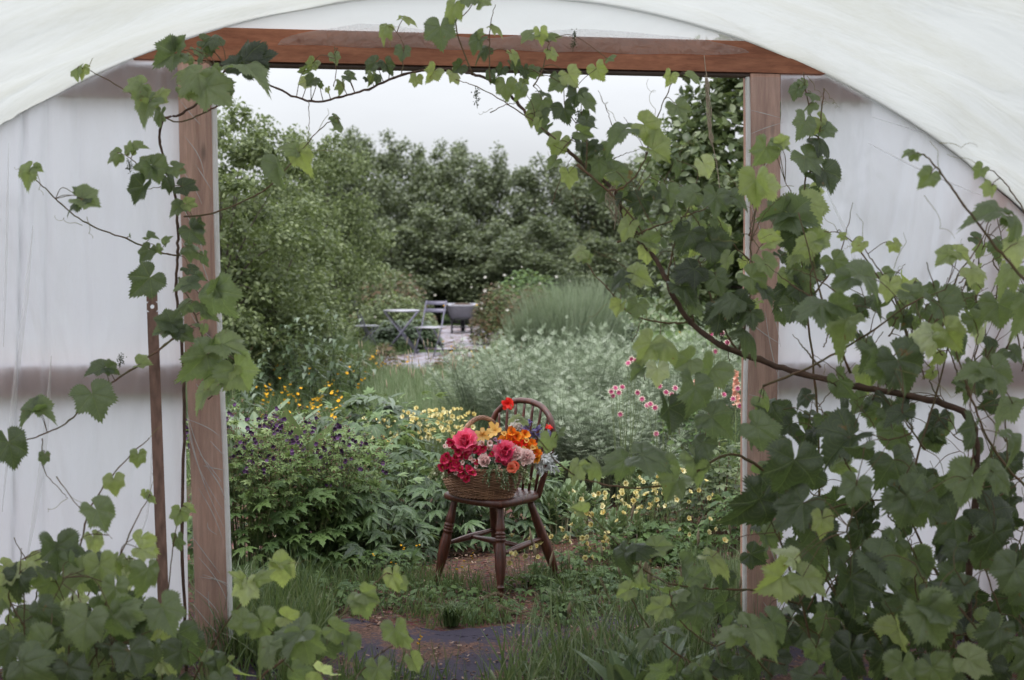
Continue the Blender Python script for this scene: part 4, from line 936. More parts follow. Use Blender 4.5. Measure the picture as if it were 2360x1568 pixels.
# --- fleshy pale leaved sedums
def sedum(lab, loc, rx, n, h):
    root = thing('sedum', lab, 'plant', loc, 'pale fleshy sedums right of the chair'); L = np.array(root.location); fo = MB(); st = MB(); tm = blade(5, 1, lambda t: .03+.24*math.sin(PI*min(1, t*.8+.12)), .2, -.15, cup=.5)
    for k in range(n):
        a = rnd(0, 2*PI); q = math.sqrt(random.random())*rx; c = L+np.array([q*math.cos(a), q*.8*math.sin(a), h*rnd(.7, 1.05)]); b = L+np.array([q*.75*math.cos(a), q*.6*math.sin(a), 0]); s_ = curve_stem(b, c, .03); st.add(tube(s_, .0055, 6, False))
        for j in range(20):
            f_ = j/19; cc = b+(c-b)*(.45+.55*f_); an = j*2.4; el = .15+f_*f_*1.6; fo.add(xf(tm, frames((math.cos(an), math.sin(an), el), (-math.cos(an)*el, -math.sin(an)*el, 1)), .070*(1-.35*f_)*rnd(.85, 1.1), cc))
    fo.build('foliage', M_SED, root); st.build('stem', plain('pale fleshy stems', (.42, .40, .26), .6), root)
sedum('pale sedum with thick bare stems just right of the chair', at(1285, 8.15), .16, 13, .28); sedum('pale sedum right of the first one', at(1350, 8.35), .17, 13, .27); sedum('nearest pale sedum among the yellow flowers', at(1400, 7.75), .2, 16, .22); sedum('far pale sedum below the hanging vine shoot', at(1480, 8.9), .22, 15, .34)
# --- leafy shrubs on the right
SG = 'low leafy shrubs by the right door post'
for u, Y, rx, h, n, sz, m_, lab in [(1580, 8.4, .30, .48, 520, .045, M_PALM, 'low rose-like shrub behind the yellow geums'), (1665, 8.0, .30, .62, 520, .050, M_OAK, 'rounded grey leaved shrub against the right door post'), (1700, 7.4, .22, .40, 300, .05, M_GER, 'small shrub at the foot of the right door post'), (1520, 7.6, .25, .2, 180, .05, M_GER, 'low creeping plant on the mulch'), (1600, 9.4, .35, .75, 500, .05, M_GER, 'taller green shrub under the columbines')]:
    leafy('shrub', lab, 'shrub', at(u, Y), rx, rx*.8, h, [OV, GER[0]], n, sz, m_, 30, M_BROWN, group=SG, up=.65)
for u, Y, rx, h, lab in [(640, 7.35, .25, .16, 'low weeds at the foot of the left geranium'), (860, 7.2, .3, .14, 'low weeds left of the chair'), (1300, 6.35, .16, .12, 'small leafy weed right of the front chair leg'), (990, 6.7, .3, .09, 'weeds in front of the left chair leg'), (700, 6.7, .3, .13, 'low weeds between the door post and the bare soil'), (820, 6.6, .25, .1, 'weeds at the back edge of the path'), (1120, 6.45, .18, .07, 'tiny weeds in front of the front chair leg'), (1430, 6.5, .25, .12, 'weeds on the mulch below the yellow geums'), (1560, 6.6, .25, .16, 'leafy weeds near the foot of the right door post'), (1380, 6.9, .22, .1, 'weeds beside the right chair leg')]: leafy('weed', lab, 'weed', at(u, Y), rx, .2, h, [GER[0], OV], 110, .035, M_GER, 8, group='low weeds', up=.8)
# --- columbines and peach spikes
def columbine(lab, loc, heads, h):
    root = thing('columbine', lab, 'flower', loc, 'pink columbines by the right door post'); L = np.array(root.location); st = MB()
    for (u, v_) in heads:
        Y = loc[1]+rnd(-.12, .12); tip = P(u, v_, Y); st.add(tube(curve_stem(L+np.array([rnd(-.05, .05), rnd(-.05, .05), 0]), tip, .06, 6), [.0024, .0012], 4, False))
        m_ = MB(); up = np.array([rnd(-.5, .5), -1, rnd(-.2, .8)]); R = frames(np.cross(up, rng.normal(size=3)), up)
        for k in range(3): m_.add(xf(petalflower(9, .13, .2, .1+.4*k, 1, 1, .1), R @ rotz(k*.3), .021*(1-.15*k), tip), rnd(0, .6), 0 if k else 1)
        m_.build('flower', [M_PINK, M_CREAM], root)
    for k in range(14): c = L+np.array([rnd(-.15, .15), rnd(-.1, .1), rnd(.1, .35)]); st.add(xf(GER[0], frames(rng.normal(size=3), (0, 0, 1)), .05, c))
    st.build('stem', M_STEM, root)
columbine('pink and white columbine rising above the others beside the woody stem', at(1655, 8.6), [(1642, 748), (1652, 760), (1640, 770), (1664, 768), (1655, 792), (1648, 810), (1676, 790)], 1)
columbine('pink columbine at the left, in front of the wormwood', at(1440, 8.6), [(1418, 895), (1427, 905), (1412, 912), (1434, 893), (1456, 828), (1448, 838), (1465, 832), (1480, 920), (1470, 905), (1499, 932), (1408, 903), (1430, 955)], 1)
columbine('pink columbine in the middle below the vine leaves', at(1530, 8.5), [(1520, 890), (1535, 905), (1556, 895), (1548, 910), (1510, 940), (1492, 935), (1512, 1000), (1567, 920)], 1)
columbine('pink columbine close to the right door post', at(1680, 8.5), [(1668, 910), (1690, 920), (1700, 895), (1705, 935), (1672, 940), (1660, 890), (1712, 955)], 1)
for u, v_, lab in [(1697, 870, 'peach coloured flower spike by the right door post'), (1606, 890, 'short peach flower spike beside the columbines')]:
    Y = 8.9; b = at(u, Y); tip = P(u, v_-15, Y); root = thing('flower_spike', lab, 'flower', b); mb = MB(); mb.add(tube([b, tip], .003, 5)); mb.build('stem', M_STEM, root); mb = MB()
    for k in range(70): f_ = random.random(); c = tip+np.array([rnd(-.02, .02)*(1.3-f_), rnd(-.02, .02), -.22*(1-f_) if u > 1650 else -.09*(1-f_)]); mb.add(xf(F5, frames(rng.normal(size=3), (rnd(-1, 1), -1, rnd(-.3, .5))), .014, c))
    mb.build('petals', M_PEACH, root)
# --- dark peony-like clump, nettles, comfrey
leafy('peony_plant', 'dark leafy peony plant left of the primrose flowers', 'plant', at(850, 10.6), .55, .35, .62, [PALMS[0], NARR], 420, .13, M_DARK, 30, up=.6)
leafy('peony_plant', 'darker leafy plant below the buttercups', 'plant', at(770, 10.9), .4, .3, .42, [PALMS[0], NARR], 220, .13, M_DARK, 20, up=.6)
def tall(lab, u, Y, h, n, mat=M_DARK, sz=.16, rx=.3, name='tall_weed', grp='tall dark weeds under the birches'):
    loc = at(u, Y); root = thing(name, lab, 'plant', loc, grp); L = np.array(loc); fo = MB(); st = MB(); tm = blade(5, 1, lambda t: .01+.17*math.sin(PI*t**.8), .2, .7)
    for k in range(n):
        tip = L+np.array([rnd(-rx, rx), rnd(-rx, rx), h*rnd(.7, 1.1)]); b = L+np.array([rnd(-rx, rx)*.5, rnd(-rx, rx)*.5, 0]); s_ = curve_stem(b, tip, .05, 8); st.add(tube(s_, [.006, .002], 4, False))
        for j in range(16):
            f_ = .12+.88*j/15; c = s_[int(f_*(len(s_)-1))]; a = j*1.57+rnd(-.3, .3); fo.add(xf(tm, frames((math.cos(a), math.sin(a), .5-.3*rnd(0, 1)), (-math.cos(a)*.4, -math.sin(a)*.4, 1)), sz*(1.15-.6*f_)*rnd(.8, 1.2), c))
    fo.build('foliage', mat, root); st.build('stem', M_STEMD, root)
for i, (u, Y, h, lab) in enumerate([(690, 13.5, .95, 'tall dark weed standing left of the garden furniture'), (750, 13, 1.05, 'tallest dark weed between the birches and the table'), (640, 14.5, .9, 'tall dark weed below the weeping birch'), (560, 13, .8, 'tall dark weed near the left door post'), (810, 14.5, .75, 'tall dark weed in front of the left garden chair'), (520, 11.5, .7, 'tall dark weed right beside the left post'), (600, 16, .9, 'tall dark weed behind the purple fabric')]): tall(lab, u, Y, h, 10)
for u, Y, rx, h, m_, lab in [(830, 18.5, .35, .38, M_RED, 'low reddish plant left of the paved patch'), (880, 19.8, .3, .42, M_RED, 'bronze tuft at the foot of the garden table'), (1075, 19, .5, .42, M_RED, 'bronze leafy clump in front of the wheelbarrow path'), (1140, 18, .4, .45, M_RED, 'dark red clump left of the wormwood')]: leafy('bronze_plant', lab, 'plant', at(u, Y), rx, .3, h, [NARR, OV], 500, .06, m_, 30, M_BROWN, group='low bronze plants around the paved patch', up=.4)
# --- bushes behind the furniture
BG = 'bushes behind the garden furniture'
for u, Y, rx, h, n, m_, sz, lab in [(905, 25.6, .85, .95, 3200, M_BIRCH, .07, 'yellow green bush behind the garden table'), (900, 27.5, .9, 1.35, 2500, M_RED, .07, 'reddish bush above the garden table'), (860, 28, 1.1, 1.5, 3000, M_OAK, .08, 'green bush behind the left garden chair'), (690, 24, .7, .8, 2400, M_GRASS, .07, 'grassy bush by the left garden chair'), (960, 24.8, .42, .5, 1500, M_DARK, .08, 'low dark bush under the right garden chair'), (915, 24.6, .5, .5, 1800, M_DARK, .08, 'low dark bush seen under the table'),
    (1150, 25.5, .55, 1.15, 3000, M_RED, .055, 'bronze rose bush with white roses right of the wheelbarrow'), (1225, 25, .55, 1.15, 3000, M_RED, .055, 'second bronze rose bush, left of the pale grass'), (1215, 28, .9, 1.35, 3000, M_GER, .08, 'green bush behind the rose bushes'), (1400, 22, .6, .75, 2600, M_DARK, .07, 'dark round bush right of the pale grass'), (1490, 30, 1.4, .75, 2600, M_MEAD, .09, 'pale green bush at the lawn edge'),(640, 23, .9, 1.0, 3000, M_DARK, .08, 'dark bush under the birches')]:
    o = leafy('garden_bush', lab, 'bush', at(u, Y), rx, rx*.8, h, [OV], n, sz, m_, 30, M_BROWN, group=BG, up=.45)
    if 'rose bush' in lab or 'behind the garden table' in lab:
        L = np.array(o.location)
        for k in range(6):
            m_ = MB(); a = rnd(-1, 1)*rx; c = L+np.array([a, -rx*.75*math.sqrt(1-(a/rx)**2*.9), h*rnd(.4, 1.1)]); m_.add(xf(FDBL, frames(rng.normal(size=3), (0, -1, .6)), rnd(.02, .04), c)); m_.build('flower', M_WHITE, o)
for u, Y, h, rx, lab in [(1290, 21, 1.12, .4, 'tall pale feathery grass right of the bronze bushes'), (1350, 21.5, 1.25, .42, 'tallest pale feathery grass behind the vine shoot'), (1240, 21, .8, .35, 'shorter pale grass before the bronze bushes')]:
    L = at(u, Y); mb = MB(); 
    for k in range(1500):
        a = rnd(0, 2*PI); q = math.sqrt(random.random())*rx; hh = h*rnd(.5, 1.1); b = L+np.array([q*math.cos(a), q*math.sin(a), 0]); l_ = np.array([math.cos(a)*.3*q+rnd(-.35, .35), rnd(-.3, .3), 1])*hh; p = np.array([b, b+l_*.5, b+l_*1.0+np.array([rnd(-.1, .1), 0, -.02])]); w2 = np.array([[.007], [.006], [.001]]); sd_ = np.array([[math.cos(a+1), math.sin(a+1), 0]]); V = np.stack([p-sd_*w2, p+sd_*w2], 1).reshape(-1, 3); mb.add(T(V, [(0, 1, 3, 2), (2, 3, 5, 4)]))
    tag(mb.build('ornamental_grass', M_PALEG, None, L), lab, 'grass', 'tall pale grasses')
# white marker by the lawn
b = at(1437, 44); mb = MB(); mb.add(lathe([(.13, 0), (.14, .02), (.17, .30), (.175, .33), (.16, .33), (.15, .28)], 16, (b, b+np.array([0, 0, 1.])))); tag(mb.build('white_bucket', plain('white plastic', (.75, .76, .76), .5), None, b), 'small white bucket far off on the lawn, seen through the vine', 'bucket')
# purple stone heap by the birches
b = G(585, 830); mb = MB()
for k in range(9):
    c = b+np.array([rnd(-.35, .35), rnd(-.15, .15), .05]); m_ = ball(8, 6, rnd(.08, .14)); m_.v = m_.v*np.array([1.3, 1, .65]); mb.add(xf(m_, rotz(rnd(0, 3)), 1, c))
tag(mb.build('stone_heap', plain('grey purple stones', (.20, .18, .25), .9, scale=5), None, b), 'small heap of grey purple stones under the birches', 'stones')
# ------------------------------------------------------------ the old chair
def varnish():
    m, t, o = newmat('dark varnished wood'); tco = t.nodes.new('ShaderNodeTexCoord'); mp_ = t.nodes.new('ShaderNodeMapping'); mp_.inputs['Scale'].default_value = (22, 22, 3.5); t.links.new(tco.outputs['Object'], mp_.inputs[0])
    n1 = N(t, 'ShaderNodeTexNoise', Scale=3.0, Detail=6.0, Roughness=.7); t.links.new(mp_.outputs[0], n1.inputs['Vector']); n2 = N(t, 'ShaderNodeTexNoise', Scale=35.0, Detail=4.0, Roughness=.8); t.links.new(tco.outputs['Object'], n2.inputs['Vector'])
    c = ramp(t, n1.outputs['Fac'], [(.3, (.028, .008, .006)), (.55, (.085, .022, .014)), (.75, (.16, .048, .028))])
    c = mixc(t, ramp(t, n2.outputs['Fac'], [(.62, (0, 0, 0)), (.70, (.75, .75, .75))]), c, (.22, .11, .07))
    b = N(t, 'ShaderNodeBsdfPrincipled'); b.inputs['Specular IOR Level'].default_value = .55; t.links.new(c, b.inputs['Base Color'])
    t.links.new(ramp(t, n2.outputs['Fac'], [(.3, (.28, .28, .28)), (.7, (.55, .55, .55))]), b.inputs['Roughness'])
    b.inputs['Coat Weight'].default_value = .12; b.inputs['Coat Roughness'].default_value = .2
    bp = N(t, 'ShaderNodeBump', Strength=.25, Distance=.003); t.links.new(n1.outputs['Fac'], bp.inputs['Height']); t.links.new(bp.outputs[0], b.inputs['Normal']); t.links.new(b.outputs[0], o.inputs['Surface']); return m
VAR = varnish()
e1 = np.array([.73, -.68, 0]); e1 = e1/np.linalg.norm(e1); e2 = np.array([-e1[1], e1[0], 0]); CH0 = np.array([-.078, 7.0, 0])
def C_(s, b, z): return CH0+e1*s+e2*b+np.array([0, 0, z])
chair = thing('wooden_chair', 'old dark varnished wooden chair with a round hooped back standing on the soil', 'chair', CH0)
def cpart(name, ts, mat=VAR, par=chair, **k): m = MB(); [m.add(x) for x in ts]; return m.build(name, mat, par, **k)
ol = spline([(-.205, -.10, 0), (-.19, -.175, 0), (-.10, -.195, 0), (0, -.200, 0), (.10, -.195, 0), (.19, -.175, 0), (.205, -.10, 0), (.19, .04, 0), (.165, .13, 0), (.10, .170, 0), (0, .178, 0), (-.10, .170, 0), (-.165, .13, 0), (-.19, .04, 0), (-.205, -.10, 0)], 4)[:-1]
k = len(ol); V = []; lay = [(0, .447), (.3, .449), (.55, .452), (.75, .460), (.88, .467), (.96, .467), (1.0, .460), (1.01, .447), (1.0, .435), (.93, .427), (.5, .424), (0, .424)]
for r_, z in lay[1:-1]:
    for q in ol: V.append(C_(q[0]*r_, q[1]*r_-(.012 if r_ < .8 else 0), z-(.006*math.exp(-(q[0]*18)**2)*-1 if .4 < r_ < .8 and q[1] < 0 and z > .44 else 0)))
F_ = [(i*k+j, i*k+(j+1) % k, (i+1)*k+(j+1) % k, (i+1)*k+j) for i in range(len(lay)-3) for j in range(k)]
V.append(C_(0, -.01, .447)); V.append(C_(0, 0, .424)); F_ += [(len(V)-2, (j+1) % k, j) for j in range(k)]; o_ = (len(lay)-3)*k; F_ += [(len(V)-1, o_+j, o_+(j+1) % k) for j in range(k)]
cpart('seat', [T(V, [f[::-1] for f in F_])])
def leg(top, foot, prof):
    d = foot-top; L = np.linalg.norm(d); return lathe([(r, h*L) for r, h in prof], 14, (top, foot))
FRONT = [(.015, 0), (.017, .04), (.0175, .10), (.021, .18), (.0245, .235), (.0225, .26), (.020, .272), (.0265, .285), (.0265, .30), (.021, .307), (.0265, .318), (.0265, .333), (.021, .342), (.0265, .352), (.0265, .366), (.021, .376), (.0235, .40), (.0275, .47), (.0285, .54), (.027, .63), (.022, .74), (.0165, .82), (.0155, .845), (.0195, .852), (.0195, .862), (.0145, .870), (.0155, .92), (.013, 1)]
REAR = [(.016, 0), (.018, .1), (.022, .25), (.0265, .45), (.0275, .55), (.024, .70), (.0175, .82), (.0165, .845), (.020, .852), (.020, .862), (.0145, .87), (.013, 1)]
LG = {}
for nm, s, b, fs, fb in (('a', -.155, -.135, -.222, -.205), ('b', .155, -.135, .222, -.205), ('c', .13, .10, .205, .25), ('d', -.13, .10, -.205, .25)):
    t0, t1 = C_(s, b, .432), C_(fs, fb, -.012); LG[nm] = (t0, t1); cpart('leg', [leg(t0, t1, FRONT if nm in 'ab' else REAR)])
def onleg(n_, z): a, b = LG[n_]; t = (a[2]-z)/(a[2]-b[2]); return a+(b-a)*t
SW = [.008, .011, .015, .0165, .015, .011, .008]
for p_, q_ in (('a', 'd'), ('b', 'c')): cpart('stretcher', [tube(np.linspace(onleg(p_, .205), onleg(q_, .235), 9), SW, 10)])
m1 = (onleg('a', .205)+onleg('d', .235))/2; m2 = (onleg('b', .205)+onleg('c', .235))/2; cpart('stretcher', [tube(np.linspace(m1, m2, 9), SW, 10)])
bw = [(.155, .135, .44), (.178, .152, .54), (.205, .170, .66), (.213, .183, .745), (.188, .195, .825), (.125, .205, .880), (.05, .210, .902), (0, .210, .905)]
bow = spline([C_(*q) for q in bw]+[C_(-q[0], q[1], q[2]) for q in bw[::-1][1:]], 8); cpart('hoop_back', [tube(bow, .0150, 12)])
for i in range(7):
    s = (i-3)*.042; j = int(np.argmin([abs((q-CH0)@e1-s*1.35)+(0 if q[2] > .7 else 9) for q in bow])); b_, t_ = C_(s, .145, .455), bow[j]
    cpart('spindle', [tube(np.linspace(b_, t_, 9), [.0065, .0075, .0085, .0088, .0085, .0075, .0062], 8)])

# ------------------------------------------------------------ wicker basket
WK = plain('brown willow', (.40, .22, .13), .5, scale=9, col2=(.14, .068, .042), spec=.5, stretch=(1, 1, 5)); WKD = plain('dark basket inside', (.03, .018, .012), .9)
BC = np.array([-.150, 6.925, .466]); BA = math.radians(-38); bx = np.array([math.cos(BA), math.sin(BA), 0]); by = np.array([-bx[1], bx[0], 0])
basket = thing('wicker_basket', 'oval brown wicker basket with a hooped handle, filled with flowers, on the chair seat', 'basket', BC)
def BP(an, f_, off=0.0):   # f_: 0 bottom .. 1 rim
    bul = .018*math.sin(PI*f_*.9); a = .168+.040*f_+bul+off; b = .125+.033*f_+bul+off
    return BC+bx*a*math.cos(an)+by*b*math.sin(an)+np.array([0, 0, .004+.146*f_])
NS = 36
def weave(f0, f1, rows, ph0=0, r_=.0036):
    L = []
    for i in range(rows):
        f_ = f0+(f1-f0)*i/(rows-1); n_ = NS*4
        L.append(tube([BP(2*PI*j/n_, f_+rnd(-.003, .003), .0042*math.sin(NS/2*2*PI*j/n_+PI*(i % 2))) for j in range(n_+1)], r_*rnd(.85, 1.15), 5, False))
    return L
mb = MB(); [mb.add(x, rnd(0, 1)) for x in weave(.04, .92, 21)]; mb.build('weave', WK, basket)
cpart('stake', [tube([BP(2*PI*(j+.25)/NS, f_) for f_ in np.linspace(0, 1, 8)], .0042, 5) for j in range(NS)], WK, basket)
def twist(path_f, n_str, R_t, r_, turns, npt=160, closed=True):
    L = []
    for s_ in range(n_str):
        p = []
        for i in range(npt+1):
            t = i/npt; c, nn, bb = path_f(t); a = 2*PI*(turns*t+s_/n_str); p.append(c+nn*R_t*math.cos(a)+bb*R_t*math.sin(a))
        L.append(tube(p, r_, 6))
    return L
def ringf(f_, off=0): return lambda t: (BP(2*PI*t, f_, off), nrm(BP(2*PI*t, f_, .02)-BP(2*PI*t, f_)), np.array([0, 0, 1.0]))
cpart('rim', twist(ringf(.97, .002), 3, .0055, .0045, 26), WK, basket); cpart('base_braid', twist(ringf(.02, .001), 2, .004, .0042, 26), WK, basket)
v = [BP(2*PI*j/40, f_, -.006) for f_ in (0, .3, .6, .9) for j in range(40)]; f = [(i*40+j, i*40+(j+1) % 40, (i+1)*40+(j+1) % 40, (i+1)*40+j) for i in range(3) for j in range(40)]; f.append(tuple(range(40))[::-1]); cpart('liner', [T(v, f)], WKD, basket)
HD = nrm(by*.92+bx*.38)
def hf(t):
    an = PI*t; hh = .245; c = BC+HD*(-.150*math.cos(an))*(1-.12*math.sin(an))+np.array([0, 0, .135+hh*math.sin(an)**.85]); tg = np.array([0, 0, math.cos(an)*hh])+HD*.15*math.sin(an); return c, nrm(np.cross(tg, bx)), bx
cpart('handle', twist(hf, 6, .0082, .0040, 3.5, 90), WK, basket)
# ------------------------------------------------------------ cut flowers in the basket
FG = 'cut flowers in the basket'
M_HOT = petmat('hot pink peony petals', [(.74, .03, .13), (.88, .09, .22), (.92, .34, .44)], .3, .5); M_PALE = petmat('pale pink peony petals', [(.78, .46, .46), (.86, .66, .63), (.88, .78, .74)], .3, .5)
M_LILY = petmat('yellow lily petals', [(.80, .48, .12), (.85, .62, .26)], .3, .45); M_ORG = petmat('orange alstroemeria petals', [(.66, .06, .008), (.86, .22, .01), (.88, .45, .06)], .25, .45)
M_CRIM = petmat('crimson petals', [(.30, .004, .035), (.48, .012, .06), (.66, .04, .12)], .25, .45); M_CORAL = petmat('coral petals', [(.78, .14, .08), (.85, .30, .20)], .3); M_REDF = petmat('scarlet petals', [(.62, .012, .01), (.78, .03, .015)], .25)
M_LAV = petmat('violet blue florets', [(.12, .09, .28), (.22, .18, .42), (.34, .30, .55)], .2); M_SILV = leafmat('silver leaves', [(.42, .44, .44), (.58, .60, .60)], .2, (.4, .42, .4), .6, vein=None); M_VAR = leafmat('variegated leaves', [(.12, .17, .06), (.30, .34, .16), (.60, .60, .42)], .3, vein=None)
M_LILAC = petmat('lilac petals', [(.48, .26, .42), (.60, .42, .55)], .3)
def ptl(w_, cup, dr, rag=0., sd_=0): 
    b = blade(6, 2, lambda t: .06+w_*math.sin(PI*min(1, t*.72+.14))**.75, 0, dr, rag, 0, sd_, cup); return b
def peony(name, lab, u, v_, Y, rpx, mat, face=(0, -1, .35), openn=.5, cen=False, stem=True):
    c = P(u, v_, Y); r_ = rpx/FPX*Y; up = nrm(np.array(face, float)); R = frames(np.cross(up, [.3, .1, 1]), up)
    root = thing(name, lab, 'flower', c-up*r_*.8, FG); mb = MB(); rows = [(7, 1.25, .25+openn*.5, 1.1), (8, 1.15, .12+openn*.35, .9), (9, 1.05, -.02+openn*.25, .8), (9, .9, -.12+openn*.12, .7), (8, .72, -.2, .55)]
    for ri, (n_, ln, op, rag) in enumerate(rows):
        if cen and ri > 2: break
        for i in range(n_):
            # petals rise from the base along the facing direction and curve over inwards
            b = ptl(.34, 1.1, -.9+op*1.2, .02*rag*(ri > 0), i+ri); tl = PI/2-op*1.15+rnd(-.12, .12)
            M = rotz(2*PI*(i+.5*ri+rnd(-.15, .15))/n_) @ rotx(tl); mb.add(xf(xf(b, M, r_*ln*rnd(.92, 1.08), (0, 0, -r_*.75)), R, 1, c), min(1, rnd(0, .45)+(0, .1, .2, .4, .55)[ri]))
    mb.build('petals', mat, root)
    if cen:
        mb = MB()
        for i in range(90): mb.add(xf(diamond(.12), R @ frames(np.array([rnd(-.6, .6), rnd(-.6, .6), 1.]), rng.normal(size=3)), r_*rnd(.45, .7), c+R @ np.array([rnd(-.25, .25)*r_, rnd(-.25, .25)*r_, -.25*r_])))
        mb.build('stamens', plain('peony stamens', (.62, .34, .12), .8, scale=90), root)
    mb = MB()
    for i in range(5): mb.add(xf(xf(ptl(.3, .6, -.3), rotz(i*1.26) @ rotx(.5), r_*.75, (0, 0, -r_*.8)), R, 1, c))
    if stem: mb.add(tube(spline([c-up*r_*.7, c-up*r_*1.6+np.array([0, 0, -.03]), np.array([BC[0]+(c[0]-BC[0])*.4, BC[1]+(c[1]-BC[1])*.4, .56])], 4), .003, 6))
    mb.build('sepals', M_PALM, root); return root
peony('peony', 'large hot pink peony at the left of the basket', 1073, 1018, 6.80, 29, M_HOT, (-.15, -1, .55), .35)
peony('peony', 'hot pink peony at the middle of the basket', 1164, 1040, 6.79, 26, M_HOT, (.1, -1, .3), .35)
peony('peony', 'small hot pink peony low between the coral flower and the pale buds', 1166, 1062, 6.80, 12, M_HOT, (0, -1, -.1), .3)
peony('peony', 'open pale pink peony with orange stamens at the front of the basket', 1118, 1064, 6.75, 21, M_PALE, (0, -1, .5), .55, True)
peony('peony', 'pale pink peony bud, left one of the pair at the right', 1190, 1045, 6.79, 17, M_PALE, (-.1, -1, .4), .1)
peony('peony', 'pale pink round peony bud, right one of the pair', 1213, 1052, 6.80, 17, M_PALE, (.2, -1, .2), .05)
peony('peony', 'white peony at the back of the basket below the chair spindles', 1193, 986, 6.95, 19, M_WHITE, (0, -1, .7), .2)
peony('peony', 'small pale pink bud above the hot pink middle peony', 1180, 1030, 6.84, 10, M_PALE, (0, -1, .5), .1)
def bloom(name, lab, spots, rpx, Y, mat, n_=6, w_=.24, op=.55, mat2=None, rows=2, long=1.0, buds=0):
    c0 = P(*spots[0], Y); root = thing(name, lab, 'flower', c0, FG)
    for (u, v_) in spots:
        c = P(u, v_, Y+rnd(-.02, .02)); r_ = rpx/FPX*Y; up = nrm(np.array([rnd(-.5, .5), -1, rnd(-.1, .8)])); R = frames(np.cross(up, rng.normal(size=3)), up); mb = MB()
        for ri in range(rows):
            for i in range(n_//rows if rows > 1 else n_):
                k_ = n_//rows if rows > 1 else n_; b = ptl(w_*(1.15 if ri else .9), .5, .15, .01, i); mb.add(xf(xf(b, rotz(2*PI*(i+.5*ri)/k_) @ rotx(PI/2-op-rnd(-.1, .1)-.15*ri), r_*1.15*long*rnd(.9, 1.1), (0, 0, -r_*.35)), R, 1, c), rnd(0, 1), 0)
        for i in range(6): mb.add(tube([c-up*r_*.2, c+up*r_*.5+rng.normal(size=3)*r_*.15], .0007, 3), mat=1)
        mb.add(tube(spline([c-up*r_*.3, c-up*r_*.9+np.array([0, .02, -.03]), np.array([BC[0]+(c[0]-BC[0])*.5, BC[1]+(c[1]-BC[1])*.5, .57])], 3), .0014, 4), mat=2)
        mb.build('flower', [mat, mat2 or M_CENT, M_STEM], root)
    return root
bloom('lily', 'pale yellow lily with long open petals, left one above the basket rim', [(1112, 1003)], 21, 6.86, M_LILY, 6, .17, .7)
bloom('lily', 'pale yellow lily facing up beside the handle, right one', [(1140, 992)], 20, 6.88, M_LILY, 6, .17, .75)
bloom('alstroemeria', 'orange alstroemeria head at the top of the basket', [(1180, 997), (1192, 1006), (1170, 1008), (1200, 1012), (1186, 1014), (1160, 1014), (1210, 1002), (1175, 1016)], 15, 6.88, M_ORG, 6, .3, .5)
bloom('alstroemeria', 'orange and yellow alstroemeria at the right edge of the basket', [(1226, 1022), (1237, 1058), (1232, 1040), (1220, 1034), (1240, 1046), (1214, 1026)], 13, 6.86, M_ORG, 6, .26, .6)
bloom('alstroemeria', 'deep red alstroemeria below the orange head', [(1196, 1026), (1208, 1022), (1186, 1024)], 11, 6.84, M_REDF, 6, .3, .5)
bloom('alstroemeria', 'crimson alstroemeria spray under the left peony', [(1047, 1030), (1056, 1042), (1040, 1020), (1074, 1048), (1062, 1054), (1050, 1056)], 12, 6.77, M_CRIM, 6, .28, .55)
bloom('alstroemeria', 'crimson alstroemeria spray at the left rim of the basket', [(1022, 1062), (1032, 1072), (1028, 1052), (1040, 1064), (1046, 1078), (1018, 1076), (1052, 1070), (1038, 1082)], 13, 6.78, M_CRIM, 6, .26, .6)
bloom('alstroemeria', 'crimson alstroemeria hanging over the front rim', [(1088, 1090), (1075, 1104), (1066, 1092), (1080, 1082), (1060, 1082)], 12, 6.73, M_CRIM, 6, .28, .6)
bloom('alstroemeria', 'crimson alstroemeria between the two hot pink peonies', [(1102, 1042), (1112, 1036), (1096, 1034)], 12, 6.78, M_CRIM, 6, .26, .6)
bloom('coral_flower', 'coral ruffled flower over the right front rim', [(1188, 1073), (1180, 1080)], 16, 6.74, M_CORAL, 6, .42, .45)
bloom('pink_flowers', 'pale pink small flowers between the peonies', [(1098, 1026), (1112, 1022), (1128, 1022), (1126, 1034), (1140, 1038), (1088, 1040)], 11, 6.82, M_PALE, 6, .36, .3)
bloom('lilac_bud', 'lilac alstroemeria buds above the middle peony', [(1140, 1013), (1150, 1020), (1156, 1046), (1168, 1050)], 9, 6.80, M_LILAC, 6, .22, .15)
bloom('pink_flowers', 'tiny pale flowers left of the large peony', [(1030, 1022), (1024, 1030), (1034, 1030)], 7, 6.84, M_PALE, 5, .4, .5)
for u, v_, rp, lab, base in [(1171, 932, 15, 'scarlet geum flower in front of the hooped chair back', (1180, 990)), (1265, 987, 9, 'nodding scarlet geum flower at the right of the hoop', (1225, 1000))]:
    c = P(u, v_, 6.97); b = P(*base, 6.93); root = thing('geum_flower', lab, 'flower', b, FG); r_ = rp/FPX*6.97; mb = MB(); up = nrm(np.array([.1, -1, .3] if rp > 10 else [.1, -.4, .9])); R = frames(np.cross(up, [.2, .4, 1]), up)
    for ri in range(2):
        for i in range(6): mb.add(xf(ptl(.26, .4, .2, .09, i), R @ rotz(2*PI*(i+.5*ri+rnd(-.3, .3))/6) @ rotx(.25+.5*ri+rnd(-.2, .2)), r_*1.1*rnd(.85, 1.1), c))
    mb.build('petals', M_REDF, root); mb = MB(); mid = (b+c)/2+np.array([.01, 0, .045]); mb.add(tube(spline([b, mid, c-up*.004], 6), .0012, 4)); mb.add(tube(spline([mid, mid+np.array([.02, 0, .01]), mid+np.array([.028, 0, -.02])], 4), .0009, 4)); mb.build('stem', M_STEM, root)
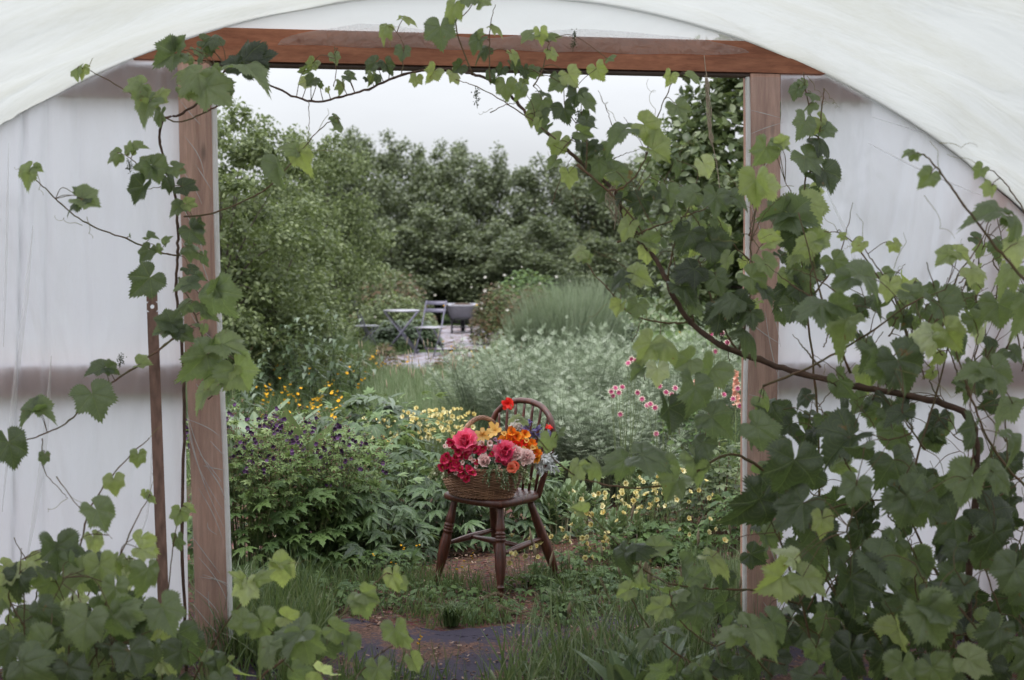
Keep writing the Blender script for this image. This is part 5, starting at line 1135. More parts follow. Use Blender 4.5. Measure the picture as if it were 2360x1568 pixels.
for i, (u0, v0, u1, v1, lab) in enumerate([(1208, 1010, 1222, 972, 'violet blue lavender sprig standing up'), (1215, 1015, 1245, 985, 'violet blue lavender sprig leaning right, left one'), (1222, 1012, 1268, 1000, 'violet blue lavender sprig at the far right'), (1210, 1005, 1205, 985, 'short violet sprig beside the white peony')]):
    a, b = P(u0, v0, 6.92), P(u1, v1, 6.93); root = thing('lavender_sprig', lab, 'flower', a, FG); s_ = spline([a, (a+b)/2+np.array([0, 0, .008]), b], 8); mb = MB(); mb.add(tube(s_, .0012, 4)); mb.build('stem', M_STEM, root); mb = MB()
    for k_ in range(75): q = s_[random.randint(3, len(s_)-1)]+rng.normal(size=3)*.0055; mb.add(xf(F5, frames(rng.normal(size=3), rng.normal(size=3)-np.array([0, 1, 0])), rnd(.004, .0075), q))
    mb.build('florets', M_LAV, root)
def spray(name, lab, u, v_, Y, n_, spread, sz, mat, tm, dr=.5, dirx=0):
    c = P(u, v_, Y); root = thing(name, lab, 'cut foliage', c, 'cut foliage in the basket'); st = MB(); fo = MB()
    for k_ in range(n_):
        d = np.array([dirx+rnd(-1, 1), rnd(-1, .1), rnd(-dr*1.4, .5)])*spread; s_ = spline([c+np.array([-.3*d[0], .03, .0]), c+d*.5+np.array([0, 0, .01]), c+d+np.array([0, 0, -.02])], 6); st.add(tube(s_, .0009, 3, False))
        for j in range(2, len(s_)):
            for z_ in (-1, 1): fo.add(xf(tm, frames(s_[j]-s_[j-1]+rng.normal(size=3)*.006, rng.normal(size=3)*.5+np.array([0, -1, .6])), sz*rnd(.7, 1.2), s_[j]))
    st.build('stem', M_STEM, root); fo.build('leaves', mat, root)
spray('variegated_sprig', 'cream edged variegated sprigs hanging over the left rim', 1024, 1078, 6.80, 16, .05, .016, M_VAR, OV, .7, -.5); spray('silver_foliage', 'silver grey leaves at the right end of the basket', 1245, 1060, 6.88, 10, .05, .034, M_SILV, NARR, .5, .6)
spray('oat_grass', 'green oat grass heads hanging over the front rim', 1132, 1082, 6.73, 11, .045, .013, M_MEAD, diamond(.45), 1.0); spray('oat_grass', 'short oat grass over the rim below the coral flower', 1165, 1086, 6.75, 9, .045, .013, M_MEAD, diamond(.45), 1.0, .3); spray('variegated_sprig', 'small pale leaves along the middle of the rim', 1200, 1085, 6.78, 9, .045, .014, M_VAR, OV, .8, .3)
bloom('pink_flowers', 'tiny white and pink flowers scattered between crimson sprays and greenery', [(1066, 1066), (1092, 1062), (1098, 1076), (1050, 1090), (1142, 1062), (1150, 1076), (1084, 1056), (1205, 1070)], 7, 6.76, M_PALE, 5, .4, .5)
bloom('alstroemeria', 'small crimson flowers between the pink peonies and the front rim', [(1150, 1060), (1100, 1066), (1134, 1048), (1148, 1086)], 9, 6.76, M_CRIM, 6, .26, .6)
bloom('alstroemeria', 'small yellow alstroemeria florets among the orange ones', [(1214, 1016), (1162, 1000), (1228, 1032), (1208, 1036)], 8, 6.84, M_LILY, 6, .26, .5)
fo = MB(); p, d = dome(520, .20, .15, .15, 0, .1); fo.scatter(OV, BC+np.array([0, 0, .13])+p, frames(np.c_[d[:, :2], rng.normal(size=520)*.5], d+[0, -.3, .4]), rng.uniform(.02, .042, 520)); tag(fo.build('greenery', M_PALM, None, BC+np.array([0, 0, .13])), 'dark green leaves packed between the cut flowers in the basket', 'cut foliage')
# thin straw stalk hanging from the basket
sp_ = spline([P(1238, 1062, 6.86), P(1236, 1100, 6.84), P(1222, 1130, 6.83), P(1210, 1152, 6.80)], 6); mb = MB(); mb.add(tube(sp_, .0011, 4)); tag(mb.build('stalk', M_SEED, None, sp_[-1]), 'thin dry stalk hanging from the right of the basket', 'stalk')

# ------------------------------------------------------------ folding table and chairs
SLAT = plain('lilac grey painted metal', (.16, .15, .21), .45, .2, spec=.5); TOPM = plain('metal top with sheen in its colour', (.42, .41, .46), .4, .2, spec=.5)  # tabletop and seats coloured paler for the sky sheen on flat metal
tb = thing('garden_table', 'round folding metal garden table with crossed legs, at the far end of the garden', 'table', GY(925, 23.2)); tl = np.array(tb.location)
cpart('tabletop', [lathe([(.295, 0), (.30, .004), (.30, .02), (.295, .024)], 32, (tl+[0, 0, .70], tl+[0, 0, 1]))], TOPM, tb)
for s in (-1, 1):
    yy = np.array([0, s*.20, 0])
    for q in (-1, 1): cpart('leg', [tube([tl+yy*(.8 if q > 0 else 1)+[-.27*q, 0, .70], tl+yy*(.8 if q > 0 else 1)+[.28*q, 0, 0]], .013, 8)], SLAT, tb)
cpart('crossbar', [tube([tl+[-.27, -.2, .06], tl+[-.27, .2, .06]], .010, 6)], SLAT, tb); cpart('crossbar', [tube([tl+[.27, -.16, .06], tl+[.27, .16, .06]], .010, 6)], SLAT, tb)
def bistro(lab, u, Y, rz):
    loc = GY(u, Y); c = thing('garden_chair', lab, 'chair', loc, 'folding garden chairs'); c.rotation_euler = (0, 0, rz); L = np.array(loc)
    W_ = lambda x, y, z: L+np.array([x, y, z])
    for s in (-1, 1):
        cpart('leg', [tube([W_(.24, s*.18, 0), W_(-.02, s*.18, .42), W_(-.20, s*.18, .88)], .012, 6)], SLAT, c); cpart('leg', [tube([W_(-.22, s*.155, 0), W_(.19, s*.155, .45)], .011, 6)], SLAT, c)
    for i in range(6): cpart('seat_slat', [box(W_(-.16+i*.067, 0, .455), (.052, .40, .012), bev=.003)], TOPM, c)
    for z in (.72, .84): cpart('back_slat', [xf(box((0, 0, 0), (.012, .40, .062), roty(-.35), .003), None, 1, W_(-.145-(z-.72)*.42, 0, z))], SLAT, c)
    return c
bistro('folding garden chair left of the table, seen from the side', 842, 23.4, .25); bistro('folding garden chair right of the table, facing the tunnel', 992, 22.9, math.radians(-115))
# ------------------------------------------------------------ wheelbarrow
wb = thing('wheelbarrow', 'grey garden wheelbarrow with yellow handle grips standing at the end of the path', 'wheelbarrow', GY(1064, 29)); L = np.array(wb.location)
BLK = plain('black painted tube', (.02, .02, .022), .5); GREY = plain('grey plastic tray', (.33, .33, .38), .45, var=.15); YG = plain('yellow grips', (.80, .45, .03), .5)
def W_(x, y, z): return L+np.array([x, y, z])
v = []; rings = [(.21, -.10, .62, .30), (.30, -.18, .80, .56), (.325, -.20, .84, .575), (.325, -.20, .84, .600), (.295, -.17, .80, .600), (.275, -.15, .77, .56), (.20, -.08, .60, .33)]
for hx, y0, y1, z in rings:
    for sx, sy in ((-1, 0), (-.55, 0), (.55, 0), (1, 0), (1, 1), (.55, 1), (-.55, 1), (-1, 1)): v.append(W_(sx*hx, (y0 if sy == 0 else y1)+(.02 if abs(sx) == 1 else 0)*(1 if sy == 0 else -1), z))
f = [(i*8+j, i*8+(j+1) % 8, (i+1)*8+(j+1) % 8, (i+1)*8+j) for i in range(len(rings)-1) for j in range(8)]+[tuple(range(8))[::-1], tuple(48+j for j in range(8))]
cpart('tray', [T(v, f)], GREY, wb); m_ = ball(14, 6, 1); m_.v = m_.v*np.array([.27, .42, .07]); cpart('soil_load', [xf(m_, None, 1, W_(0, .3, .555))], plain('dark compost', (.06, .035, .025), .95, scale=30, bump=.8), wb)
for s in (-1, 1):
    cpart('handle_tube', [tube(spline([W_(s*.32, -.48, .60), W_(s*.27, -.1, .56), W_(s*.20, .1, .30), W_(s*.10, .75, .2)], 6), .017, 8)], BLK, wb)
    g_ = cpart('grip', [tube([W_(s*.325, -.60, .605), W_(s*.32, -.44, .598)], .028, 8)], YG, wb)
    cpart('leg', [tube([W_(s*.20, -.02, .31), W_(s*.20, -.05, 0)], .020, 8), tube([W_(s*.20, .22, .28), W_(s*.20, -.02, .12)], .013, 6)], BLK, wb)
[cpart('side_brace', [tube([W_(s*.328, -.215, .60), W_(s*.215, -.125, .29)], .016, 6)], BLK, wb) for s in (-1, 1)]
cpart('tray_bottom', [tube([W_(-.22, -.12, .30), W_(.22, -.12, .30)], .016, 6)], BLK, wb)
cpart('leg_brace', [tube([W_(-.20, -.04, .14), W_(.20, -.04, .14)], .013, 6)], BLK, wb)
cpart('wheel', [lathe([(.02, -.045), (.14, -.045), (.19, -.035), (.20, 0), (.19, .035), (.14, .045), (.02, .045)], 24, (W_(0, .72, .20), W_(1, .72, .20)))], BLK, wb)
# ------------------------------------------------------------ grapevines
GL_A = np.radians([0, 18, 28, 38, 53, 68, 80, 92, 107, 125, 140, 155, 166]); GL_R = np.array([1.0, .80, .68, .74, .88, .72, .63, .66, .73, .64, .56, .47, .30])
def grapeleaf(seed, droop=.35, fold=.3, wave=.05, lob=1.0):
    r = random.Random(seed); K = 92; an = np.linspace(-math.radians(166), math.radians(166), K); NR = 6; v = [(0, 0, 0)]
    R = np.interp(np.abs(an), GL_A, 1-(1-GL_R)*lob if lob < 1 else GL_R); R = R*(1+.06*np.where(np.arange(K) % 2, 1, -1))*np.array([1+r.uniform(-.03, .03) for _ in range(K)])
    ph = r.uniform(0, 6)
    for i in range(1, NR+1):
        q = (i/NR)**.8
        for j in range(K):
            x, y = q*R[j]*math.sin(an[j]), q*R[j]*math.cos(an[j]); rr = math.hypot(x, y)
            if i < NR-1: pass
            z = fold*abs(x)-droop*rr*rr*(.6+.4*max(0, math.cos(an[j])))+wave*math.sin(an[j]*3+ph)*rr+.13*rr*(abs(math.sin(an[j]*PI/.93))-.5)*(1-.4*q)
            z += wave*.5*math.sin(x*9+ph)*math.sin(y*8+ph)
            v.append((x, y, z))
    f = [(0, 1+j+1, 1+j) for j in range(K-1)]+[(1+(i-1)*K+j, 1+(i-1)*K+j+1, 1+i*K+j+1, 1+i*K+j) for i in range(1, NR) for j in range(K-1)]
    return T(v, f, [(q[0], q[1]) for q in v])
GL = [grapeleaf(1, .3, .25, .05, .9), grapeleaf(2, .55, .45, .07, .7), grapeleaf(3, .15, .15, .08, 1), grapeleaf(4, .8, .35, .12, .85), grapeleaf(5, .35, .75, .08, .8), grapeleaf(6, .3, -.2, .12, 1), grapeleaf(7, 1.05, .6, .14, .7), grapeleaf(8, .6, .95, .1, .9), grapeleaf(9, 1.2, .1, .16, 1)]
M_VINE = leafmat('grapevine leaves', [(.026, .040, .024), (.058, .082, .046), (.125, .165, .095), (.20, .25, .125), (.33, .38, .15), (.48, .52, .37)], .45, (.50, .62, .07), .38, .8, 'palm', under=(.16, .21, .12))  # darkest stops hold the tunnel's shade for the rear leaves
M_VST = plain('reddish vine shoots', (.15, .075, .05), .6, scale=30, col2=(.10, .10, .04)); M_VOLD = plain('woody vine stem', (.13, .075, .055), .8, scale=30, col2=(.06, .035, .028), bump=.6, stretch=(1, 1, 1)); M_TEN = plain('pale tendrils', (.26, .24, .09), .6)
class Vine:
    def __init__(s, label, base, group='grapevines on the tunnel frame'):
        s.root = thing('grapevine', label, 'vine', base, group); s.leaves = MB(); s.old = MB(); s.new = MB(); s.ten = MB(); s.pts = []; s.fr = MB(); s.nf = 0; s.k = 1.0
    def stem(s, pts, r0, r1, old=False, wob=.004):
        q = spline([P(*p) for p in pts], 7); q = q+rng.normal(size=q.shape)*wob*.35; n_ = len(q); rad = np.linspace(r0, r1, n_)*(1+.18*(np.arange(n_) % 7 == 0)+rng.normal(size=n_)*.04)
        m_ = MB(); m_.add(tube(q, rad, 8 if old else 6)); m_.build('woody_stem' if old else 'shoot', M_VOLD if old else M_VST, s.root); s.pts.append(q)
    def near(s, p):
        A = np.vstack(s.pts); d = np.linalg.norm(A-p, axis=1); i = int(d.argmin()); return A[i], d[i]
    def leaf(s, u, v, Y, sz, ang, y=.35, el=None, k=None, pet=True):
        c = P(u, v, Y); a = math.radians(ang); el = math.radians(el if el is not None else rnd(15, 60)); t = np.array([math.cos(a), -rnd(.05, .6), math.sin(a)]); n_ = np.array([rnd(-.75, .75), -math.cos(el), math.sin(el)])
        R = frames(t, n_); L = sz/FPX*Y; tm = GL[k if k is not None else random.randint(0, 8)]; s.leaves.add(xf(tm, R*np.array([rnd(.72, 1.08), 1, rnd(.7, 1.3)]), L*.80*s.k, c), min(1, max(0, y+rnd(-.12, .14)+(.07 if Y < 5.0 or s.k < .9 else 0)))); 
        if pet and s.pts:
            q, d = s.near(c)
            if d < .26: m_ = (c+q)/2+np.array([0, .0, .12*d])+rng.normal(size=3)*.06*d; s.leaves.add(tube(spline([q, m_, c], 4), [.0017, .0012], 4, False), mat=1)
            else:
                b = -t*.5+np.array([rnd(-.3, .3), .6, -.8]); b = nrm(b)*rnd(.05, .09); s.leaves.add(tube(spline([c+b, c+b*.5+np.array([0, 0, .01]), c], 3), [.0017, .0012], 4, False), mat=1)
    def many(s, txt):
        for w_ in txt.split(';'):
            a = [float(x) for x in w_.split()]
            if a: s.leaf(a[0], a[1], a[2], a[3], a[4], a[5] if len(a) > 5 else .35, a[6] if len(a) > 6 else None)
    def fill(s, poly, n, Y0, Y1, s0, s1, y0=.1, y1=.5, angs=(-160, -20), twigs=0):
        o = np.array(poly, float); lo, hi = o.min(0), o.max(0); c = 0
        while c < n:
            u, v = rnd(lo[0], hi[0]), rnd(lo[1], hi[1]); ins = False; j = len(o)-1
            for i in range(len(o)):
                if (o[i][1] > v) != (o[j][1] > v) and u < (o[j][0]-o[i][0])*(v-o[i][1])/(o[j][1]-o[i][1])+o[i][0]: ins = not ins
                j = i
            if ins:
                Y = rnd(Y0, Y1); s.leaf(u, v, Y, rnd(s0, s1), rnd(*angs), (rnd(y0, y1) if random.random() < .8 else rnd(y0, min(1, y1*1.8+.1))), random.choice((rnd(5, 50), rnd(50, 100), rnd(-60, 0)))); c += 1
                if c <= twigs: s.stem([(u+rnd(-60, 60), v+rnd(60, 150), Y+.05), (u+rnd(-25, 25), v+rnd(20, 60), Y+.03), (u, v, Y), (u+rnd(-40, 40), v-rnd(40, 90), Y-.02)], .003, .0014)
    def twigs(s, n, us, vs, Y0, Y1, ln=(80, 220), r_=.0026):
        for _ in range(n):
            u, v, Y = rnd(*us), rnd(*vs), rnd(Y0, Y1); a = rnd(-2.6, -.5); L = rnd(*ln); b_ = rnd(-.35, .35)
            s.stem([(u+L*(t*math.cos(a)+b_*t*t*math.sin(a)), v+L*(t*math.sin(a)-b_*t*t*math.cos(a)), Y-.03*t) for t in (0, .33, .66, 1)], r_*rnd(.7, 1.5), .0009)
            if random.random() < .5: s.tendril(u+L*math.cos(a)*.7, v+L*math.sin(a)*.7, Y, rnd(-60, 60), rnd(-60, 20), rnd(1, 4))
    def tendril(s, u, v, Y, du, dv, curl=3.0, ln=1.0):
        p0 = P(u, v, Y); d = P(u+du, v+dv, Y)-p0; L = np.linalg.norm(d); q = []
        for i in range(30):
            t = i/29; a = curl*t*t*2; r_ = L*.12*t*(1-.2*t); q.append(p0+d*t+np.array([r_*math.sin(a*2), rnd(-.001, .001), r_*math.cos(a*2)-r_]))
        m_ = MB(); m_.add(tube(q, [.0011, .0006], 4, False)); m_.build('tendril', M_TEN, s.root)
    def fruit(s, u, v, Y, hh=45):
        s.fr = MB(); p = P(u, v, Y); e = P(u+rnd(-8, 8), v-hh, Y); q = spline([p, (p+e)/2, e], 5); s.fr.add(tube(q, .0011, 4))
        for i in range(70): s.fr.add(xf(BUD, None, rnd(.0016, .0026), q[random.randint(3, len(q)-1)]+rng.normal(size=3)*.006))
        s.fr.build('flower_cluster', M_STEMD, s.root)
    def done(s):
        s.leaves.build('foliage', [M_VINE, M_VST], s.root)
# --- A: the big woody stem and everything on its upper part
A = Vine('grapevine with a thick woody stem rising diagonally from the right and along under the lintel', G(2150, 1640))
A.k = .80
A.stem([(2240, 1700, 5.1), (2230, 1400, 5.1), (2250, 1100, 5.05), (2230, 960, 5.0), (2100, 914, 5.05), (1980, 892, 5.1), (1850, 862, 5.15), (1750, 830, 5.2), (1660, 795, 5.2), (1590, 740, 5.25), (1550, 680, 5.25), (1535, 640, 5.25), (1490, 570, 5.3), (1440, 500, 5.3), (1415, 440, 5.3), (1350, 385, 5.35), (1290, 330, 5.4), (1230, 280, 5.45), (1190, 235, 5.5), (1140, 190, 5.5), (1090, 172, 5.55)], .0135, .0052, True)
A.stem([(1090, 172, 5.55), (1040, 160, 5.6), (990, 162, 5.6), (930, 172, 5.55), (850, 205, 5.5), (780, 225, 5.5), (718, 234, 5.5), (640, 205, 5.5), (590, 175, 5.5), (545, 150, 5.5)], .0052, .0038, True)
for q, r_ in [([(1330, 380), (1400, 440), (1470, 520), (1492, 580)], .005), ([(1423, 559), (1512, 522), (1584, 498), (1650, 470)], .004), ([(1340, 570), (1360, 620), (1400, 665), (1450, 720), (1510, 742), (1560, 745), (1585, 742)][::-1], .004), ([(1538, 640), (1555, 560), (1590, 470), (1612, 395)], .004), ([(1700, 812), (1660, 740), (1630, 660), (1612, 600)], .0045), ([(1702, 812), (1722, 720), (1736, 640), (1730, 560), (1746, 470)], .005),
    ([(1400, 440), (1440, 430), (1480, 380), (1510, 290), (1540, 210), (1560, 175)], .0036), ([(1130, 188), (1128, 120), (1130, 60), (1142, 10)], .003), ([(1230, 200), (1250, 160), (1262, 110), (1272, 90)], .003), ([(1090, 172), (1050, 60), (1075, 30), (1110, -20)], .0032), ([(925, 172), (930, 110), (915, 75)], .0025), ([(712, 234), (712, 290), (708, 330)], .0016), ([(1130, 260), (1170, 240), (1200, 240)], .002), ([(770, 200), (775, 150), (770, 105)], .002), ([(1350, 390), (1352, 330), (1340, 270)], .003), ([(1440, 500), (1470, 440), (1500, 400)], .003), ([(1300, 340), (1330, 300), (1300, 240)], .003), ([(1600, 745), (1560, 640), (1548, 560)], .003), ([(1280, 320), (1200, 260), (1110, 205), (1050, 185)], .003)]:
    A.stem([(a, b, 5.22) if b > 300 else (a, b, 5.4) for a, b in q], r_, r_*.45)
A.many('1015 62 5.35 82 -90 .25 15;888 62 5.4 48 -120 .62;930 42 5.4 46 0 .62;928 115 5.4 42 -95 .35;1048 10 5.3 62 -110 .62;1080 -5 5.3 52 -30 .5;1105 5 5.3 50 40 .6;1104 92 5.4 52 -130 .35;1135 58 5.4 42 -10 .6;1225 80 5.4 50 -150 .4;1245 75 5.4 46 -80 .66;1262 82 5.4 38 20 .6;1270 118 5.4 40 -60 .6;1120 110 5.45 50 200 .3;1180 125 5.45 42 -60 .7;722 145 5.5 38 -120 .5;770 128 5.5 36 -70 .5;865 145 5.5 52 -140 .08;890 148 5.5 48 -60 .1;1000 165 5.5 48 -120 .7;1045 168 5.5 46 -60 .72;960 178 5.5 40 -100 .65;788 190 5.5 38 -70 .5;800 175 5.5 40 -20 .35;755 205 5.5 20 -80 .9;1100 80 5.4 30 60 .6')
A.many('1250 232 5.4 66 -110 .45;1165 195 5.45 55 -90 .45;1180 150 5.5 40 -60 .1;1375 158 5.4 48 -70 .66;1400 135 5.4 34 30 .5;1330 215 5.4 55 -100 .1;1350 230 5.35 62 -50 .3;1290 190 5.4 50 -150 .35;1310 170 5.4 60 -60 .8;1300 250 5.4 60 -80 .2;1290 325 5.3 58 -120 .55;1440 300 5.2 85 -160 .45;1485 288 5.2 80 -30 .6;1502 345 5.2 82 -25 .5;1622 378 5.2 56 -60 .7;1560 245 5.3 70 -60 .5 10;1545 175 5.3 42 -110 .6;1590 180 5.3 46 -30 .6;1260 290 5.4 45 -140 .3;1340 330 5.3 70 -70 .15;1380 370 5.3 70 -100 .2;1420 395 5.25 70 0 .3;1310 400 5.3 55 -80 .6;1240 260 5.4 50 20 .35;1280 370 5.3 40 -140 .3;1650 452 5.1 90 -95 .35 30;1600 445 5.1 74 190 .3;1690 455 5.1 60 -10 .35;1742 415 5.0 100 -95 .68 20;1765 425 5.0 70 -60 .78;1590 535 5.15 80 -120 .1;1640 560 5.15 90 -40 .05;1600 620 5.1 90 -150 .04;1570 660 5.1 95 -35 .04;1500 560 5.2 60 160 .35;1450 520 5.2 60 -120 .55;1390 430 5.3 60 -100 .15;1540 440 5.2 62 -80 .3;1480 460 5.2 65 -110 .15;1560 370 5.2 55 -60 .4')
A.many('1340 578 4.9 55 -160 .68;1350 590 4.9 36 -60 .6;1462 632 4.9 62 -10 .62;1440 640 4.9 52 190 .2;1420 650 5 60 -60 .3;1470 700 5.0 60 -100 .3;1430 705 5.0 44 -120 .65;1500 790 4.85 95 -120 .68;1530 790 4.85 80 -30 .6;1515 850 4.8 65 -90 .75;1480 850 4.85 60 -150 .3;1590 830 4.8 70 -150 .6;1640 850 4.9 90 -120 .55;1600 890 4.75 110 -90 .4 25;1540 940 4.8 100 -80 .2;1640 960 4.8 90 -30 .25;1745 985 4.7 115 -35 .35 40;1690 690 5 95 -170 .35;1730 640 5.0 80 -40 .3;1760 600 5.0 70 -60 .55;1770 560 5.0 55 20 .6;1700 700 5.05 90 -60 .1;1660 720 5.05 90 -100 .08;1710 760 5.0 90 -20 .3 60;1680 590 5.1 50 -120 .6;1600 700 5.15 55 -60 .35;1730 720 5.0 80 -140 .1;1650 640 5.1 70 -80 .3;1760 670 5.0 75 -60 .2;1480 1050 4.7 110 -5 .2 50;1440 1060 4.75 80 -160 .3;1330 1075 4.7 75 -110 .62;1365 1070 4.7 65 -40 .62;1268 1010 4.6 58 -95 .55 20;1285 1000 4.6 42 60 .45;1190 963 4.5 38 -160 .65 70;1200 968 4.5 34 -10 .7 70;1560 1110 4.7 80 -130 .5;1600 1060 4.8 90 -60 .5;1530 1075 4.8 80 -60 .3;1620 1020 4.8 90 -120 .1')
A.twigs(18, (1420, 1760), (420, 850), 5.15, 5.3, (60, 160), .0022); A.twigs(10, (1230, 1500), (300, 500), 5.3, 5.4, (50, 120), .0018)
A.fill([(1180, 190), (1260, 200), (1560, 440), (1760, 560), (1760, 760), (1620, 740), (1500, 600), (1400, 480), (1240, 300)], 48, 5.15, 5.5, 26, 54, .02, .7)
A.fill([(1040, 150), (1330, 150), (1330, 200), (1180, 200)], 10, 5.4, 5.5, 22, 40, .1, .6); A.fill([(620, 160), (900, 160), (880, 200), (640, 190)], 9, 5.45, 5.5, 18, 34, .1, .6)
for a in [(1510, 290, 5.3, -10, -110), (1420, 280, 5.3, -30, -60), (1400, 700, 5, -60, 40), (1135, 250, 5.4, -30, 10), (900, 110, 5.4, -8, -50), (1700, 560, 5, -60, -20), (1350, 560, 4.9, 20, -50), (1340, 560, 4.9, -18, -24)]: A.tendril(*a)
for a in [(1350, 640, 5), (1500, 690, 5), (1470, 690, 5), (1330, 300, 5.3), (1100, 250, 5.4), (1320, 120, 5.3), (1660, 800, 5)]: A.fruit(*a)
A.stem([(1278, 1061, 4.65), (1337, 1101, 4.7), (1433, 1123, 4.7), (1532, 1120, 4.75), (1602, 1090, 4.8), (1668, 1050, 4.85), (1727, 1061, 4.9), (1800, 1120, 5), (1900, 1200, 5.1)][::-1], .006, .0025)
A.stem([(1200, 968, 4.5), (1240, 1010, 4.55), (1278, 1061, 4.65)], .0015, .0022); A.done()
# --- B: climbing the right post
B = Vine('slender grapevine climbing the outside of the right door post', G(1860, 1560)); B.stem([(1900, 1500, 5.6), (1890, 1200, 5.6), (1880, 900, 5.6), (1850, 640, 5.6), (1852, 540, 5.6), (1855, 420, 5.6), (1864, 340, 5.6), (1868, 270, 5.6), (1856, 200, 5.6), (1852, 168, 5.6)], .005, .002); B.stem([(1866, 400, 5.6), (1885, 330, 5.6), (1895, 240, 5.6), (1900, 205, 5.6)], .004, .002); B.stem([(1860, 560, 5.5), (1835, 470, 5.5), (1810, 420, 5.5)], .003, .0015)
B.many('1850 190 5.6 26 -60 .4;1840 205 5.6 34 -130 .35;1870 215 5.6 34 -30 .5;1875 238 5.6 34 180 .4;1855 280 5.55 62 -110 .4 10;1890 275 5.6 46 -50 .68;1885 320 5.6 58 -30 .15;1900 300 5.6 40 10 .4;1855 360 5.55 74 -50 .35;1900 395 5.6 66 -60 .3;1875 400 5.6 55 -30 .25;1870 440 5.6 46 -60 .9;1860 440 5.6 55 -120 .5;1858 470 5.4 85 -60 .6 15;1765 340 5.3 56 -110 .5;1790 330 5.3 46 -20 .7;1800 330 5.3 32 40 .7;1820 500 5.3 85 -10 .28;1800 490 5.3 70 190 .3;1830 540 5.3 60 -100 .12;1860 560 5.3 80 -150 .66;1880 555 5.3 50 30 .6;1850 620 5.3 75 -80 .5;1840 660 5.3 65 -30 .12;1830 700 5.3 80 -60 .3')
B.fill([(1790, 440), (1880, 440), (1880, 760), (1790, 760)], 14, 5.3, 5.6, 35, 60, .05, .6)
for a in [(1860, 175, 5.6, 45, 60, 5), (1900, 205, 5.6, 30, 40, 5), (1830, 430, 5.4, -60, -10)]: B.tendril(*a)
B.done()
# --- C: foreground shoots and mass on the right
C = Vine('dense grapevine filling the right foreground in front of the white film', G(2080, 1620), 'grapevines on the tunnel frame'); C.k = .89
for q, r_ in [([(2440, 740, 4.2), (2360, 645, 4.2), (2290, 560, 4.2), (2220, 470, 4.2), (2170, 400, 4.2), (2130, 358, 4.2), (2104, 352, 4.2)], .0048), ([(2440, 620, 4.4), (2380, 520, 4.4), (2330, 440, 4.4), (2290, 396, 4.4), (2268, 392, 4.4)], .003), ([(1760, 890, 4.9), (1880, 840, 4.8), (2000, 770, 4.7), (2100, 700, 4.6), (2180, 668, 4.6)], .0045), ([(1960, 860, 4.9), (1893, 684, 4.9), (1840, 488, 4.9)], .0045),
    ([(2100, 900, 4.9), (2080, 740, 4.9), (1990, 590, 4.9), (1940, 540, 4.9), (1900, 535, 4.9)], .0035), ([(2120, 860, 4.9), (2060, 680, 4.9), (2010, 600, 4.9), (1985, 560, 4.9)], .0035), ([(2160, 800, 4.8), (2200, 650, 4.8), (2260, 560, 4.8), (2290, 470, 4.8)], .0035), ([(2100, 1100, 5), (2160, 900, 5), (2210, 700, 5), (2245, 600, 5)], .004), ([(2440, 1200, 4.7), (2300, 1050, 4.7), (2240, 920, 4.7), (2200, 800, 4.7), (2190, 760, 4.7)], .005), ([(1860, 1300, 5.1), (1900, 1180, 5.1), (2060, 1150, 5.1), (2200, 1140, 5.1), (2360, 1100, 5.1)], .005),
    ([(2000, 1640, 5), (1960, 1450, 5), (1900, 1330, 5), (1840, 1280, 5)], .007), ([(2200, 1640, 5), (2190, 1400, 5), (2100, 1200, 5), (2080, 1100, 5)], .006), ([(1700, 1640, 4.9), (1650, 1565, 4.9), (1558, 1506, 4.9), (1499, 1451, 4.9), (1433, 1344, 4.9)], .005), ([(1860, 1400, 5), (1760, 1365, 4.95), (1694, 1359, 4.9), (1558, 1348, 4.9), (1484, 1315, 4.85), (1433, 1263, 4.8), (1337, 1160, 4.8)], .005), ([(1780, 1560, 4.9), (1700, 1480, 4.9), (1643, 1488, 4.9), (1580, 1443, 4.9), (1551, 1396, 4.9), (1540, 1350, 4.9)], .004), ([(1900, 1640, 4.9), (1850, 1400, 4.9), (1800, 1250, 4.9), (1780, 1100, 4.9)], .005)]: C.stem(q, r_, r_*.4)
C.twigs(34, (1780, 2360), (800, 1300), 4.8, 5.3); C.twigs(20, (1860, 2360), (650, 900), 4.7, 5.2); C.twigs(10, (1760, 2300), (1300, 1568), 4.6, 5.0)
C.fill([(1745, 900), (1900, 860), (2360, 830), (2400, 1600), (1720, 1600), (1700, 1350), (1740, 1150)], 70, 4.9, 5.45, 46, 84, .0, .3)  # rear leaves coloured darker to stand in for the dim tunnel interior
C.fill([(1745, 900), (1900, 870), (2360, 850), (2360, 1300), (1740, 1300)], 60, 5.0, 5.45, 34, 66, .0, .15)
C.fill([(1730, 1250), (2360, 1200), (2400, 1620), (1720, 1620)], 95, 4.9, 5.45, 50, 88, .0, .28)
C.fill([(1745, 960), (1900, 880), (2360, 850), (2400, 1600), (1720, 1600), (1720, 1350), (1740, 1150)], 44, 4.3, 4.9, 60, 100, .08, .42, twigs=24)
C.fill([(1880, 720), (2040, 660), (2200, 560), (2360, 500), (2400, 840), (1900, 880)], 52, 4.7, 5.3, 34, 62, .08, .66, twigs=16)
C.fill([(1900, 640), (2360, 600), (2360, 720), (1900, 740)], 16, 4.7, 5.2, 30, 52, .3, .75)
C.fill([(1560, 1300), (1740, 1250), (1740, 1600), (1500, 1600)], 22, 4.7, 5.2, 40, 80, .1, .5)
